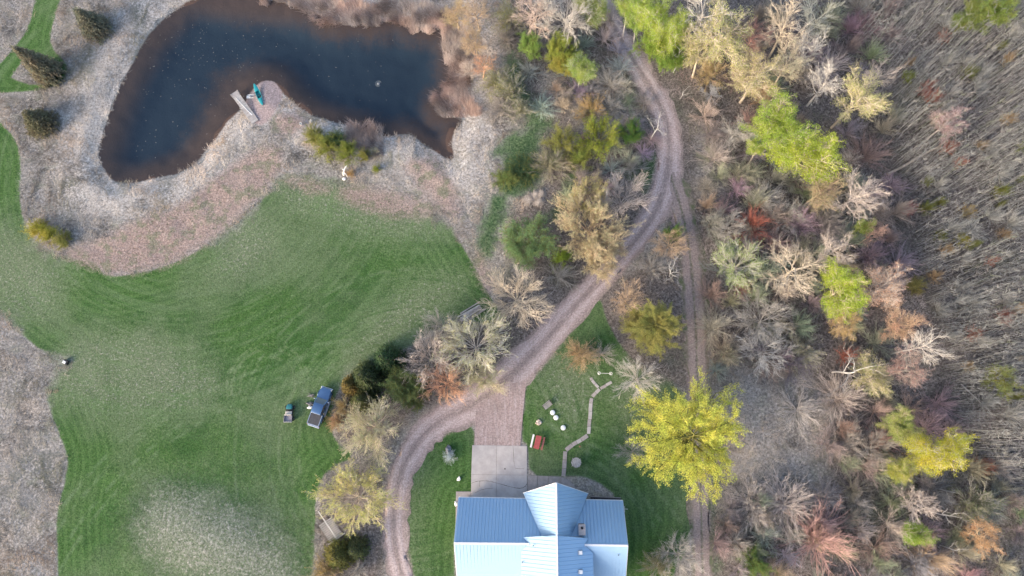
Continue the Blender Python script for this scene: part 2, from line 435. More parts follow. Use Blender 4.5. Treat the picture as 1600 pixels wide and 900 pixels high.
col = t.mix(lm, col, lawn)
dirt = t.ramp(n_fine, [(.28, (.17, .125, .11)), (.5, (.29, .215, .19)), (.75, (.42, .335, .30))])
dirt = t.mix(t.rng(n_grit, .56, .7, 0, .55), dirt, (.12, .14, .08))
dirt = t.mix(t.rng(n_big, .4, .6, 0, .4), dirt, (.33, .27, .235))
dirt = t.mix(t.rng(n_mid, .49, .60, 0, .8), dirt, t.mix(n_fine, (.09, .11, .055), (.25, .235, .18)))
col = t.mix(mask('a_dirt', 1.3, 1.9), col, dirt)
sandc = t.mix(n_fine, (.29, .225, .215), (.36, .285, .27))
col = t.mix(mask('a_sand', .3, .35), col, sandc)
gravel = t.ramp(n_fine, [(.25, (.22, .165, .155)), (.5, (.30, .228, .215)), (.8, (.39, .31, .295))])
col = t.mix(mask('a_road', .5, .55, -.15), col, gravel)
bed = t.attr('a_pond').outputs['Fac']
mud = t.mix(n_mid, (.058, .041, .036), (.115, .073, .058))
deep = t.mix(n_mid, (.019, .036, .057), (.026, .042, .060))  # depth darkening and blue scatter of the water, painted into the bed colour
bedc = t.mix(t.rng(t.math('MULTIPLY_ADD', edge, 2.0, bed), .4, 5.0), mud, deep)
silt = t.rng(t.math('MULTIPLY_ADD', edge, 2.4, t.attr('a_silt').outputs['Fac']), -2.6, 3.2, 0, .85)
bedc = t.mix(silt, bedc, mud)
col = t.mix(t.rng(t.math('MULTIPLY_ADD', edge, .3, bed), -.25, .15), col, bedc)
n_px = t.noise(4.2, 3, .75)
col = t.mix(t.rng(bed, .3, -.3), col, t.mix(1.0, col, t.ramp(n_px, [(.3, (.52, .52, .52)), (.5, (1, 1, 1)), (.7, (1.5, 1.5, 1.5))]), 'MULTIPLY'))
hh = t.math('ADD', t.math('MULTIPLY', n_fine, .7), t.math('MULTIPLY', n_grit, .4))
t.bsdf(col, .95, 0, t.bump(hh, .55, .18), .15)
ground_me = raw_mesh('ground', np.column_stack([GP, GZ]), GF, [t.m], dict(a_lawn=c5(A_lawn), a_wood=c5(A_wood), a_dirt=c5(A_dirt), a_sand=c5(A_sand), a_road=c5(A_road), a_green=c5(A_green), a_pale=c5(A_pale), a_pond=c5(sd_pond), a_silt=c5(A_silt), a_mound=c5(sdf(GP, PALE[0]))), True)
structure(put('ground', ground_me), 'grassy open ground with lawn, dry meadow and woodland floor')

# ------------------------------------------------------------------ pond water
t = NT('pond_water')
fr = t.n('ShaderNodeFresnel'); fr.inputs['IOR'].default_value = 1.33
nb = t.bump(t.noise(1.6, 3, .55), .06, .05)
t.l(nb, fr.inputs['Normal'])
tr = t.n('ShaderNodeBsdfTransparent'); tr.inputs[0].default_value = (.74, .78, .81, 1)
gl = t.n('ShaderNodeBsdfGlossy'); gl.inputs['Roughness'].default_value = .06; gl.inputs[0].default_value = (1, 1, 1, 1); t.l(nb, gl.inputs['Normal'])
mx = t.n('ShaderNodeMixShader'); t.pos(); t.l(t.math('MULTIPLY', fr.outputs[0], t.math('SUBTRACT', 1.0, t.geo.outputs['Backfacing'])), mx.inputs[0]); t.l(tr.outputs[0], mx.inputs[1]); t.l(gl.outputs[0], mx.inputs[2]); t.l(mx.outputs[0], t.out.inputs['Surface'])
keep = (sd_pond[GF] > -1.8).all(1)
used = np.unique(GF[keep]); remap = np.full(len(GP), -1); remap[used] = np.arange(len(used))
structure(put('pond_water', raw_mesh('pond_water', np.column_stack([GP[used], np.full(len(used), WATER_Z)]), remap[GF[keep]], [t.m], None, True)), 'still dark pond water')

# ------------------------------------------------------------------ gravel tracks
t = NT('track_gravel')
uvn = t.n('ShaderNodeUVMap'); sx = t.n('ShaderNodeSeparateXYZ'); t.l(uvn.outputs[0], sx.inputs[0])
nf, nm_, ng = t.noise(2.3, 5, .7), t.noise(.45, 4, .6), t.noise(9, 3, .7)
g = t.ramp(nf, [(.25, (.28, .215, .205)), (.5, (.36, .285, .272)), (.8, (.45, .37, .355))])
ac = t.math('ADD', t.math('ABSOLUTE', sx.outputs[0]), t.math('MULTIPLY', t.math('SUBTRACT', nm_, .5), .35))
rut = t.rng(t.math('ABSOLUTE', t.math('SUBTRACT', ac, .48)), .30, .05)
g = t.mix(t.math('MULTIPLY', rut, .6), g, (.48, .40, .385))
mid = t.rng(ac, .26, .04)
g = t.mix(t.math('MULTIPLY', mid, t.rng(nf, .35, .7, .2, .8)), g, (.165, .14, .125))
g = t.mix(t.math('MULTIPLY', t.rng(ac, .72, 1.0), t.rng(nf, .35, .6, .2, .9)), g, (.18, .155, .13))
lin = t.noise(1.0, 4, .7, vec=uvn.outputs[0], stretch=(9, .35, 1))
g = t.mix(t.rng(lin, .5, .68, 0, .5), g, (.20, .155, .145))
lin2 = t.noise(1.0, 4, .7, vec=uvn.outputs[0], stretch=(5, .25, 1))
g = t.mix(t.rng(lin2, .52, .68, 0, .5), g, (.46, .38, .365))
px_ = t.noise(4.5, 3, .75)
g = t.mix(1.0, g, t.ramp(px_, [(.3, (.62, .62, .62)), (.5, (1, 1, 1)), (.7, (1.35, 1.35, 1.35))]), 'MULTIPLY')
t.bsdf(g, .95, 0, t.bump(t.math('ADD', nf, t.math('MULTIPLY', rut, -.6)), .4, .1), .12)
M_TRACK = t.m
t = NT('track_overgrown')
uvn = t.n('ShaderNodeUVMap'); sx = t.n('ShaderNodeSeparateXYZ'); t.l(uvn.outputs[0], sx.inputs[0])
nf, nm_, n2 = t.noise(2.6, 5, .75), t.noise(.5, 4, .6), t.noise(5.0, 3, .7)
litter = t.ramp(nf, [(.3, (.07, .062, .05)), (.5, (.16, .145, .115)), (.7, (.29, .25, .225))])
litter = t.mix(t.rng(nm_, .48, .62, 0, .7), litter, t.mix(nf, (.05, .085, .03), (.13, .16, .085)))
ac = t.math('ADD', t.math('ABSOLUTE', sx.outputs[0]), t.math('MULTIPLY', t.math('SUBTRACT', nm_, .5), .5))
ac = t.math('MULTIPLY_ADD', t.math('SUBTRACT', nf, .5), .35, ac)
rut = t.rng(t.math('ABSOLUTE', t.math('SUBTRACT', ac, .42)), .46, .2)
g = t.mix(t.math('MULTIPLY', rut, t.rng(nf, .3, .5, .5, 1.0)), litter, t.ramp(n2, [(.3, (.19, .15, .14)), (.5, (.28, .225, .21)), (.7, (.38, .32, .30))]))
t.bsdf(g, .95, 0, t.bump(t.math('ADD', nf, t.math('MULTIPLY', rut, -.7)), .5, .12), .12)
M_TRACK2 = t.m
def strip(line, na=9, z0=.02):
    # resample at even steps and give the sides an uneven outline
    P = line; seg = np.linalg.norm(np.diff(P[:, :2], axis=0), axis=1); s = np.r_[0, np.cumsum(seg)]
    q = np.arange(0, s[-1], .5); C = np.stack([np.interp(q, s, P[:, k]) for k in range(3)], 1)
    T = np.gradient(C[:, :2], axis=0); T /= np.linalg.norm(T, axis=1)[:, None]; Nn = np.stack([-T[:, 1], T[:, 0]], 1)
    V = []; UV = []
    us = np.linspace(-1, 1, na)
    jl = vnoise(np.stack([q, q * 0], 1), 1.1, 21) * .9 + vnoise(np.stack([q, q * 0], 1), 3.1, 22) * 1.0
    jr = vnoise(np.stack([q, q * 0], 1), 1.1, 23) * .9 + vnoise(np.stack([q, q * 0], 1), 3.1, 24) * 1.0
    for u in us:
        w = C[:, 2] * u + np.where(u < -.99, jl, np.where(u > .99, jr, 0))
        p = C[:, :2] + Nn * w[:, None]
        z = z0 + .035 * (1 - u * u) - .02 * np.exp(-((abs(u) - .48) / .15) ** 2)
        V.append(np.column_stack([p, np.full(len(p), z)])); UV.append(np.column_stack([np.full(len(p), u), q]))
    V = np.stack(V, 1).reshape(-1, 3); UV = np.stack(UV, 1).reshape(-1, 2)
    n = len(q); I = np.arange(n * na).reshape(n, na)
    F = np.stack([I[:-1, 1:].ravel(), I[:-1, :-1].ravel(), I[1:, :-1].ravel(), I[1:, 1:].ravel()], 1)
    return V, F[:, ::-1], UV
V, F, UV = strip(LE, 9, .022)
structure(put('gravel_track', raw_mesh('gravel_track', V, F, [M_TRACK2], None, True, UV)), 'straight rutted gravel track between the lawn and the woods')
V, F, UV = strip(LW, 9, .03)
structure(put('gravel_driveway', raw_mesh('gravel_driveway', V, F, [M_TRACK], None, True, UV)), 'curving pinkish gravel driveway')
t = NT('apron_gravel')
nf = t.noise(2.6, 5, .7); st = t.noise(.7, 4, .7, stretch=(4, .4, 1))
g = t.ramp(nf, [(.25, (.25, .19, .18)), (.5, (.325, .25, .238)), (.8, (.40, .325, .31))])
g = t.mix(t.rng(st, .45, .65, 0, .6), g, (.42, .36, .355))
g = t.mix(t.rng(t.noise(.35, 4, .6), .5, .7, 0, .5), g, (.22, .18, .17))
g = t.mix(1.0, g, t.ramp(t.noise(4.5, 3, .75), [(.3, (.68, .68, .68)), (.5, (1, 1, 1)), (.7, (1.3, 1.3, 1.3))]), 'MULTIPLY')
t.bsdf(g, .95, 0, t.bump(nf, .35, .1), .12)
m = MB(); m.add([(p[0], p[1], .062) for p in APRON], [tuple(range(len(APRON)))])
structure(m.build('gravel_apron', t.m), 'pale gravel parking apron in front of the concrete pad')

# ------------------------------------------------------------------ concrete
M_CONC = simple('concrete', (.44, .41, .40), .9, var=.13, scale=.8, bump=.2, spec=.2)
M_CONC2 = simple('concrete_worn', (.36, .325, .315), .9, var=.16, scale=1.8, bump=.15, spec=.2)
M_CRACK = simple('crack_dirt', (.09, .075, .07), .95)
pad = structure(put('concrete_pad', None), 'square pale concrete parking pad with cracks')
def conc(parent, pts, z, mat, name='concrete_slab'):
    c = GL(pts); m = MB(); m.prism([tuple(p) for p in c], -.1, z); return m.build(name, mat, parent, bev=.012, seg=1)
for q in ([(738,695.4),(775.6,696),(775.6,741.5),(736.4,741.3)], [(775.85,696),(823.6,697),(823.6,742.2),(775.85,741.5)], [(736.4,741.55),(775.6,741.75),(775.6,790),(736,790)], [(775.85,741.75),(823.6,742.45),(823.6,790),(775.85,790)]):
    conc(pad, q, .09, M_CONC)
def crack(pts, w):
    P = smooth(GL(pts), 1, False); m = MB()
    for i, (a, b) in enumerate(zip(P[:-1], P[1:])):
        d = b - a; n = np.array([-d[1], d[0]]) / (np.linalg.norm(d) + 1e-9) * w * random.uniform(.4, 1.2)
        m.add([(*(a - n), .094), (*(b - n), .094), (*(b + n), .094), (*(a + n), .094)], [(0, 1, 2, 3)])
    m.build('crack', M_CRACK, pad)
crack([(736.5,755),(745,752),(750,751.5),(758,751),(766,752),(774,754),(785,757),(795,760),(806,762.5),(815,763),(821,760),(823,756)], .035)
crack([(749.5,751.5),(749.3,757),(749.8,760)], .03); crack([(801.5,697),(802.5,710),(803,722),(805,731)], .025); crack([(805,732),(812,732.4),(819,732.4)], .025)
crack([(742,770),(755,764),(770,763)], .02)
dm = MB(); g = G(789, 732.5); dm.lathe((g[0], g[1], .085), [(.11, 0), (.11, .012), (.085, .016), (.02, .014)], 14); dm.build('drain_cover', M_CRACK, pad)
walk = structure(put('porch_walk', None), 'concrete walk with rounded end below the porch roof')
for q in ([(824.4,742.6),(839.6,743.2),(839.4,790),(824.4,790)], [(840.2,743.3),(856.6,744),(856.6,790),(840,790)], [(857.2,744),(874.6,745.2),(874.6,790),(857.2,790)],
          [(875.4,745.4),(882,746.5),(890,750.5),(896,757),(900,766),(902,790),(875.4,790)]):
    conc(walk, q, .10, M_CONC2)
side = structure(put('side_walk', None), 'narrow concrete walk at the corner of the house')
conc(side, [(712.6,768),(736,768),(736,777),(735.8,790),(712.2,790)], .08, M_CONC2)
conc(side, [(712.2,790.6),(720,790.6),(719,860),(711.6,860)], .075, M_CONC2)

# garden path of separate slabs
path = structure(put('garden_path', None), 'zigzag path of pale concrete stepping slabs')
def path_slabs(line, wpx, lens, z=.07):
    P = GL(line); seg = np.linalg.norm(np.diff(P, axis=0), axis=1)
    for i in range(len(P) - 1):
        d = (P[i+1] - P[i]) / seg[i]; n = np.array([-d[1], d[0]]); w = wpx * .5 / 10.5
        k = max(1, round(seg[i] / lens)); L = seg[i] / k
        for j in range(k):
            a = P[i] + d * (j * L + .02); b = P[i] + d * ((j + 1) * L - .02)
            jx = random.uniform(-.03, .03); w2 = w * random.uniform(.94, 1.05)
            m = MB(); m.prism([tuple(a - n * w2 + n * jx), tuple(b - n * w2 + n * jx), tuple(b + n * w2 + n * jx), tuple(a + n * w2 + n * jx)], -.05, z + random.uniform(-.012, .012))
            m.build('paving_slab', random.choice((M_CONC, M_CONC2)), path, bev=.012, seg=1)
path_slabs([(880.4,744.5),(881.5,732),(883,705)], 6, 1.1)
path_slabs([(884,703),(894,695),(908,687),(918,680)], 6, 1.0)
path_slabs([(919.5,678),(921.5,655),(923,630),(924.5,622)], 5.4, 1.2)
path_slabs([(925.5,620),(931,614),(937,608)], 5.2, .9); path_slabs([(938,607),(947,602),(956,597)], 4.6, .8); path_slabs([(935,605.5),(930,600),(925,594),(923,590)], 4.2, .7)
bedm = MB(); bedm.prism([tuple(p) for p in GL([(922.6,776.4),(969.5,778.6),(970,790),(921,790)])], -.05, .16)
deckb = structure(bedm.build('gravel_bed', simple('dark_gravel', (.07, .068, .08), .95, var=.4, scale=9, bump=.5)), 'dark gravel bed along the house wall')
em = MB(); a, b = GL([(922.4,775.6),(970,777.8)]); em.bar((*a, .1), (*b, .1), .09, .2); em.build('edging_board', simple('edging', (.30, .27, .27), .8), deckb)
# ================================================================== GROUND COVER (uncountable)
ox, oy = int(np.argmin(abs(gx + 98))), int(np.argmin(abs(gy + 42)))
def look(A, P):
    i = np.clip(np.round((P[:, 0] + 98) / .42).astype(int) + ox, 0, NX - 1)
    j = np.clip(np.round((P[:, 1] + 42) / .42).astype(int) + oy, 0, NY - 1)
    return A.reshape(NY, NX)[j, i]
t = NT('blade')
q = t.attr('col').outputs['Color']
d1 = t.n('ShaderNodeBsdfDiffuse'); t.l(q, d1.inputs[0]); d2 = t.n('ShaderNodeBsdfTranslucent'); t.l(q, d2.inputs[0])
mx = t.n('ShaderNodeMixShader'); mx.inputs[0].default_value = .25; t.l(d1.outputs[0], mx.inputs[1]); t.l(d2.outputs[0], mx.inputs[2]); t.l(mx.outputs[0], t.out.inputs['Surface'])
M_BLADE = t.m
def blades(B, az, el, L, W, C, name, label, cat):
    n = len(B); D = np.stack([np.cos(az) * np.cos(el), np.sin(az) * np.cos(el), np.sin(el)], 1)
    S = np.stack([-np.sin(az), np.cos(az), np.zeros(n)], 1) * (W * .5)[:, None]
    V = np.stack([B - S, B + S, B + D * L[:, None]], 1).reshape(-1, 3)
    F = np.arange(3 * n).reshape(n, 3)
    me = raw_mesh(name, V, F, [M_BLADE], dict(col=np.repeat(C, 3, 0)))
    return stuff(put(name, me), label, cat)
def samp(n, x0, x1, y0, y1):
    return np.stack([rng.uniform(x0, x1, n), rng.uniform(y0, y1, n)], 1)
def lerp(a, b, f): return np.array(a)[None] * (1 - f[:, None]) + np.array(b)[None] * f[:, None]
HOUSEBOX = GL([(700,660),(1000,660),(1000,1000),(700,1000)])
# --- dry matted grass
P = samp(900000, -95, 62, -24, 82)
k = (look(A_lawn, P) < .15 + .5 * vnoise(P, .9, 31) + np.clip(look(A_pale, P) + 1, 0, 3) * (1.2 * vnoise(P, 1.5, 30) + .35)) & (look(A_wood, P) < 1) & (look(A_dirt, P) < -.2 + 1.2 * vnoise(P, 1.3, 32)) & (look(A_sand, P) < -.1) & (look(A_road, P) < -.5) & (look(sd_pond, P) < .15) & (look(A_green, P) < 0) & ~inside(P, HOUSEBOX) & (rng.random(len(P)) < .45 + 1.3 * (vnoise(P, 2.3, 33) + .2))
P = P[k]; n = len(P)
flow = 9 * vnoise(P, 5.0, 34) + 6 * vnoise(P, 1.7, 35) + rng.normal(0, .55, n)
el = np.abs(rng.normal(.35, .3, n)); f = np.clip(.5 + vnoise(P, 3.0, 36) * 1.1 + rng.normal(0, .25, n), 0, 1)
C = lerp((.10, .093, .084), (.52, .475, .43), f)
warm = np.clip(vnoise(P, 6.0, 37) * 2.2, 0, .7)[:, None]; C = C * (1 - warm) + np.array([.58, .44, .33]) * (.5 + .5 * f[:, None]) * warm
nb_ = sstep(-9, -2.5, look(sd_pond, P) + 4 * vnoise(P, 3.0, 39))[:, None]; C = C * (1 + .5 * nb_)
pq = PJ(np.column_stack([P, np.zeros(n)])); rs = np.clip(1.6 - np.abs(pq[:, 0] - (722 + .06 * pq[:, 1])) / 26, 0, 1)[:, None] * (pq[:, 1] < 395)[:, None] * .75; C = C * (1 - rs) + rs * lerp((.24, .20, .17), (.66, .58, .50), f)
gr = np.clip(vnoise(P, 4.0, 38) * 2.0 - .1, 0, .6)[:, None]; C = C * (1 - gr) + np.array([.17, .19, .13]) * gr
print('dry', n)
blades(np.column_stack([P, look(GZ, P) - .02]), flow, el, rng.uniform(.35, .85, n), rng.uniform(.03, .07, n), C, 'dry_grass', 'pale matted dry grass round the pond and in the meadow', 'dry grass')
# --- reeds standing in the shallows (right and upper shore)
P = samp(800000, -60, 2, 30, 82); pp = PJ(np.column_stack([P, np.zeros(len(P))])); sp = look(sd_pond, P)
rb = ((pp[:, 0] > 640) & (pp[:, 1] < 182)) | ((pp[:, 1] < 42) & (pp[:, 0] > 400)) | ((pp[:, 0] > 545) & (pp[:, 0] < 600) & (pp[:, 1] > 186))
vv = vnoise(P, 1.4, 41)
k = rb & (sp > -3.4 + 1.5 * vv) & (sp < .9 + 2.2 * vv) & (look(A_wood, P) < -2) & (rng.random(len(P)) < .55 + vnoise(P, 1.0, 42))
P = P[k]; n = len(P); print('reeds', n)
f = np.clip(.5 + vnoise(P, 1.2, 43) + rng.normal(0, .25, n), 0, 1); pk = np.clip(.4 + 2 * vnoise(P, 4.0, 44), 0, 1)[:, None]
C = lerp((.20, .16, .15), (.56, .49, .45), f) * (1 - pk) + lerp((.25, .175, .15), (.62, .47, .41), f) * pk
blades(np.column_stack([P, np.maximum(look(GZ, P), WATER_Z) - .05]), 2.2 + 5 * vnoise(P, 2.4, 45) + rng.normal(0, .6, n), np.clip(rng.normal(.85, .3, n), .2, 1.45), rng.uniform(.8, 1.7, n), rng.uniform(.03, .07, n), C, 'reed_bed', 'tan and pinkish dead reeds along the pond shore', 'reeds')
# --- brush and dead bracken on the woodland floor
P = samp(640000, -12, 88, -24, 84)
dens = np.clip(.45 + 1.4 * vnoise(P, 2.6, 51) + .9 * vnoise(P, 9.0, 52), .05, 1)
k = (look(A_wood, P) > -.6 + vnoise(P, 1.5, 53) * 2) & (look(A_road, P) < -.25) & (look(A_lawn, P) < -.1) & (look(A_green, P) < .2) & (rng.random(len(P)) < dens * .42)
P = P[k]; n = len(P); print('brush', n)
pp = PJ(np.column_stack([P, np.zeros(n)]))
f = np.clip(.40 + 1.0 * vnoise(P, 2.2, 54) + .6 * vnoise(P, 7.0, 55) + rng.normal(0, .24, n), 0, 1)
C = lerp((.06, .055, .052), (.50, .455, .435), f)
w = np.clip(2.4 * vnoise(P, 6.0, 56) - .1, 0, .7)[:, None]; C = C * (1 - w) + w * np.array([.30, .19, .165]) * (.4 + f[:, None])
w = np.clip(2.4 * vnoise(P, 5.0, 57) - .25, 0, .6)[:, None]; C = C * (1 - w) + w * np.array([.17, .19, .11])
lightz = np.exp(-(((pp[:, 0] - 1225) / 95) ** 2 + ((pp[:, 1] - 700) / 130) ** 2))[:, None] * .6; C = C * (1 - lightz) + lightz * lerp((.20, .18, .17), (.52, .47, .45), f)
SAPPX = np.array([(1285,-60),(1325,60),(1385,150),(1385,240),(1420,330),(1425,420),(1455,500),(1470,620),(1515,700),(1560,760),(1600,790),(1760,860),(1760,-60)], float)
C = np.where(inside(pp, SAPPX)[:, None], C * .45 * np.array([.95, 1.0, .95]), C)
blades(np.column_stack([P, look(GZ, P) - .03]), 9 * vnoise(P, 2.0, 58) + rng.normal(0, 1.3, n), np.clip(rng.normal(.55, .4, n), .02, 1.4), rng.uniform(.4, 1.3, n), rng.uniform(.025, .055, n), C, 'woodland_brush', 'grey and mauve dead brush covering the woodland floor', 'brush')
# --- lawn tufts and weeds
P = samp(420000, -90, 32, -24, 62)
k = ((look(A_lawn, P) > .1) | (look(A_green, P) > .2 + 4 * vnoise(P, 1.4, 60))) & (look(A_road, P) < -.3) & ~inside(P, GL([(706,768),(984,776),(990,1000),(700,1000)])) & ~inside(P, GL([(735,694),(826,694),(905,744),(905,790),(735,790)])) & (rng.random(len(P)) < .5 + .8 * vnoise(P, 1.8, 61))
P = P[k]; n = len(P); print('tufts', n)
pal = sstep(-3, 4, look(A_pale, P) + 5 * vnoise(P, 2.6, 62)); f = np.clip(.5 + vnoise(P, 1.6, 63) + rng.normal(0, .22, n), 0, 1); sg = sstep(0, 1, look(A_green, P))[:, None]
C = lerp((.034, .080, .022), (.10, .17, .055), f); pl = (pal * (rng.random(n) < .35))[:, None]; C = C * (1 - pl) + pl * lerp((.13, .15, .09), (.27, .26, .20), f)
C = C * (1 - sg) + sg * lerp((.022, .06, .025), (.15, .19, .13), f ** 1.5)
blades(np.column_stack([P, look(GZ, P) - .01]), rng.uniform(0, 6.28, n), np.clip(rng.normal(.6, .3, n), .1, 1.3), rng.uniform(.10, .24, n) * (1 + sg[:, 0]), rng.uniform(.03, .07, n), C, 'lawn_grass', 'short green and straw coloured lawn grass', 'grass')
# --- stubble on the bare soil
P = samp(60000, -75, -5, 20, 62)
k = (look(A_dirt, P) > -.5) & (look(sd_pond, P) < -.4); P = P[k]; n = len(P)
f = rng.random(n); C = lerp((.16, .12, .10), (.48, .39, .35), f); g_ = (rng.random(n) < .22 + .8 * vnoise(P, 2.2, 66))[:, None]; C = np.where(g_, lerp((.05, .08, .03), (.13, .16, .09), f), C)
blades(np.column_stack([P, look(GZ, P) - .01]), rng.uniform(0, 6.28, n), np.clip(rng.normal(.3, .3, n), .05, 1.2), rng.uniform(.15, .45, n), rng.uniform(.03, .08, n), C, 'weed_stubble', 'sparse weeds and straw on the bare pink soil', 'weeds')
# --- specks floating on the pond
P = samp(2600, -66, -22, 38, 70); pp = PJ(np.column_stack([P, np.zeros(len(P))]))
wgt = np.exp(-(((pp[:, 0] - 300) / 95) ** 2 + ((pp[:, 1] - 75) / 60) ** 2)) + .55 * np.exp(-(((pp[:, 0] - 195) / 35) ** 2 + ((pp[:, 1] - 215) / 65) ** 2)) + .10
k = (look(sd_pond, P) > .6) & (rng.random(len(P)) < wgt * .55); P = P[k]; n = len(P); a = rng.uniform(0, 6.28, n); s = rng.uniform(.04, .12, n)
V = np.stack([np.column_stack([P[:, 0] + s * np.cos(a + o) * (1 if j % 2 else .55), P[:, 1] + s * np.sin(a + o) * (1 if j % 2 else .55), np.full(n, WATER_Z + .008)]) for j, o in enumerate((0, 1.57, 3.14, 4.71))], 1).reshape(-1, 3)
stuff(put('floating_leaves', raw_mesh('floating_leaves', V, np.arange(4 * n).reshape(n, 4), [M_BLADE], dict(col=np.repeat(lerp((.12, .12, .11), (.32, .30, .27), rng.random(n)), 4, 0)))), 'pale leaf specks floating on the dark pond', 'leaves')

# ================================================================== TREES
t = NT('bark_tint'); oi = t.n('ShaderNodeObjectInfo'); v = t.attr('v').outputs['Fac']
c = t.mix(1.0, oi.outputs['Color'], t.mix(t.noise(3.0, 4, .7), (.55, .55, .55), (1.15, 1.15, 1.15)), 'MULTIPLY')
cv = t.n('ShaderNodeCombineColor'); [t.l(v, cv.inputs[i]) for i in range(3)]
c = t.mix(1.0, c, cv.outputs[0], 'MULTIPLY'); t.bsdf(c, .9, 0, None, .15); M_BARK = t.m
t = NT('leaf_tint'); oi = t.n('ShaderNodeObjectInfo'); v = t.attr('v').outputs['Fac']
cv = t.n('ShaderNodeCombineColor'); [t.l(v, cv.inputs[i]) for i in range(3)]
c = t.mix(1.0, oi.outputs['Color'], cv.outputs[0], 'MULTIPLY')
c = t.mix(1.0, c, t.ramp(t.noise(.55, 3, .6), [(.35, (.82, .98, 1.0)), (.65, (1.08, 1.05, 1.1))]), 'MULTIPLY')
d1 = t.n('ShaderNodeBsdfDiffuse'); t.l(c, d1.inputs[0]); d2 = t.n('ShaderNodeBsdfTranslucent'); t.l(c, d2.inputs[0])
mx = t.n('ShaderNodeMixShader'); mx.inputs[0].default_value = .45; t.l(d1.outputs[0], mx.inputs[1]); t.l(d2.outputs[0], mx.inputs[2]); t.l(mx.outputs[0], t.out.inputs['Surface'])
M_LEAF = t.m

def grow(spec, seed):
    r = random.Random(seed); S = []; T = []
    def perp(d):
        a = Vector((r.gauss(0, 1), r.gauss(0, 1), r.gauss(0, 1))); a -= a.dot(d) * d
        return a.normalized() if a.length > 1e-4 else Vector((1, 0, 0))
    def go(p, d, L, rad, lv):
        s = spec[lv]; n = s['seg']; pts = [p]; dirs = [d]
        for i in range(n):
            d = (d + perp(d) * s['jit'] * r.uniform(.3, 1) + Vector((0, 0, s['up']))).normalized()
            q = p + d * (L / n); f0 = 1 - i / n * s.get('tap', .65); f1 = 1 - (i + 1) / n * s.get('tap', .65)
            S.append((p, q, rad * f0, rad * f1, lv)); p = q; pts.append(p); dirs.append(d)
        if lv + 1 < len(spec):
            c = spec[lv + 1]; m = c['n'] + r.choice((-1, 0, 0, 1)) if c['n'] > 2 else c['n']
            for k in range(m):
                u = c['t0'] + (1 - c['t0']) * ((k + r.random()) / m)
                if k == m - 1: u = 1.0
                x = u * n; i = min(int(x), n - 1); w = pts[i].lerp(pts[i + 1], x - i); dd = dirs[min(i + 1, n)]
                a = r.uniform(*c['ang'])
                if lv == 0 and not c.get('free'):
                    az = k * 2.399 + r.uniform(-.3, .3); e1 = Vector((math.cos(az), math.sin(az), 0)); e1 -= e1.dot(dd) * dd; e1.normalize()
                else: e1 = perp(dd)
                nd = (dd * math.cos(a) + e1 * math.sin(a)).normalized()
                go(w, nd, L * r.uniform(*c['len']) * (1 - .35 * u if lv == 0 and c.get('cone') else 1), rad * c['rad'] * (1 - .4 * u), lv + 1)
        else: T.append((p, d))
    go(Vector((0, 0, 0)), Vector((0, 0, 1)), spec[0]['L'], spec[0]['r'], 0)
    return S, T
def tubes(S, n):
    A = np.array([s[0] for s in S]); B = np.array([s[1] for s in S]); r0 = np.array([s[2] for s in S]); r1 = np.array([s[3] for s in S])
    D = B - A; D /= np.linalg.norm(D, axis=1)[:, None] + 1e-9
    h = np.where(np.abs(D[:, 2:3]) < .9, np.array([[0, 0, 1.]]), np.array([[1., 0, 0]]))
    E1 = np.cross(D, h); E1 /= np.linalg.norm(E1, axis=1)[:, None]; E2 = np.cross(D, E1)
    V = []; m = len(S)
    for k in range(n):
        a = 2 * math.pi * k / n; V.append(A + (E1 * math.cos(a) + E2 * math.sin(a)) * r0[:, None])
    for k in range(n):
        a = 2 * math.pi * k / n; V.append(B + (E1 * math.cos(a) + E2 * math.sin(a)) * r1[:, None])
    V = np.stack(V, 1).reshape(-1, 3); base = np.arange(m)[:, None] * 2 * n
    F = np.concatenate([base + np.array([[k, (k + 1) % n, n + (k + 1) % n, n + k]]) for k in range(n)], 0)
    return V, F
def leaf_quads(T, n, sz, spread, asp, r, droop=0.0, along=.0):
    P = np.repeat(np.array([x[0] for x in T]), n, 0); D = np.repeat(np.array([x[1] for x in T]), n, 0)
    m = len(P); P = P + r.normal(0, spread, (m, 3)) - D * (r.random(m) * along)[:, None]
    if asp > 1.6: d = D + r.normal(0, .55, (m, 3)); d[:, 2] -= droop
    else: d = r.normal(0, 1, (m, 3))
    d /= np.linalg.norm(d, axis=1)[:, None]
    s = np.cross(d, r.normal(0, 1, (m, 3)) + np.array([0, 0, 1.2])); s /= np.linalg.norm(s, axis=1)[:, None] + 1e-9
    L = sz * r.uniform(.6, 1.3, m)[:, None]; W = L / asp
    V = np.stack([P - s * W * .5 * .5, P + d * L * .5 - s * W * .5, P + d * L, P + d * L * .5 + s * W * .5], 1).reshape(-1, 3)
    return V, np.arange(4 * m).reshape(m, 4), np.repeat(r.uniform(.62, 1.25, m), 4)
PROTO = {}
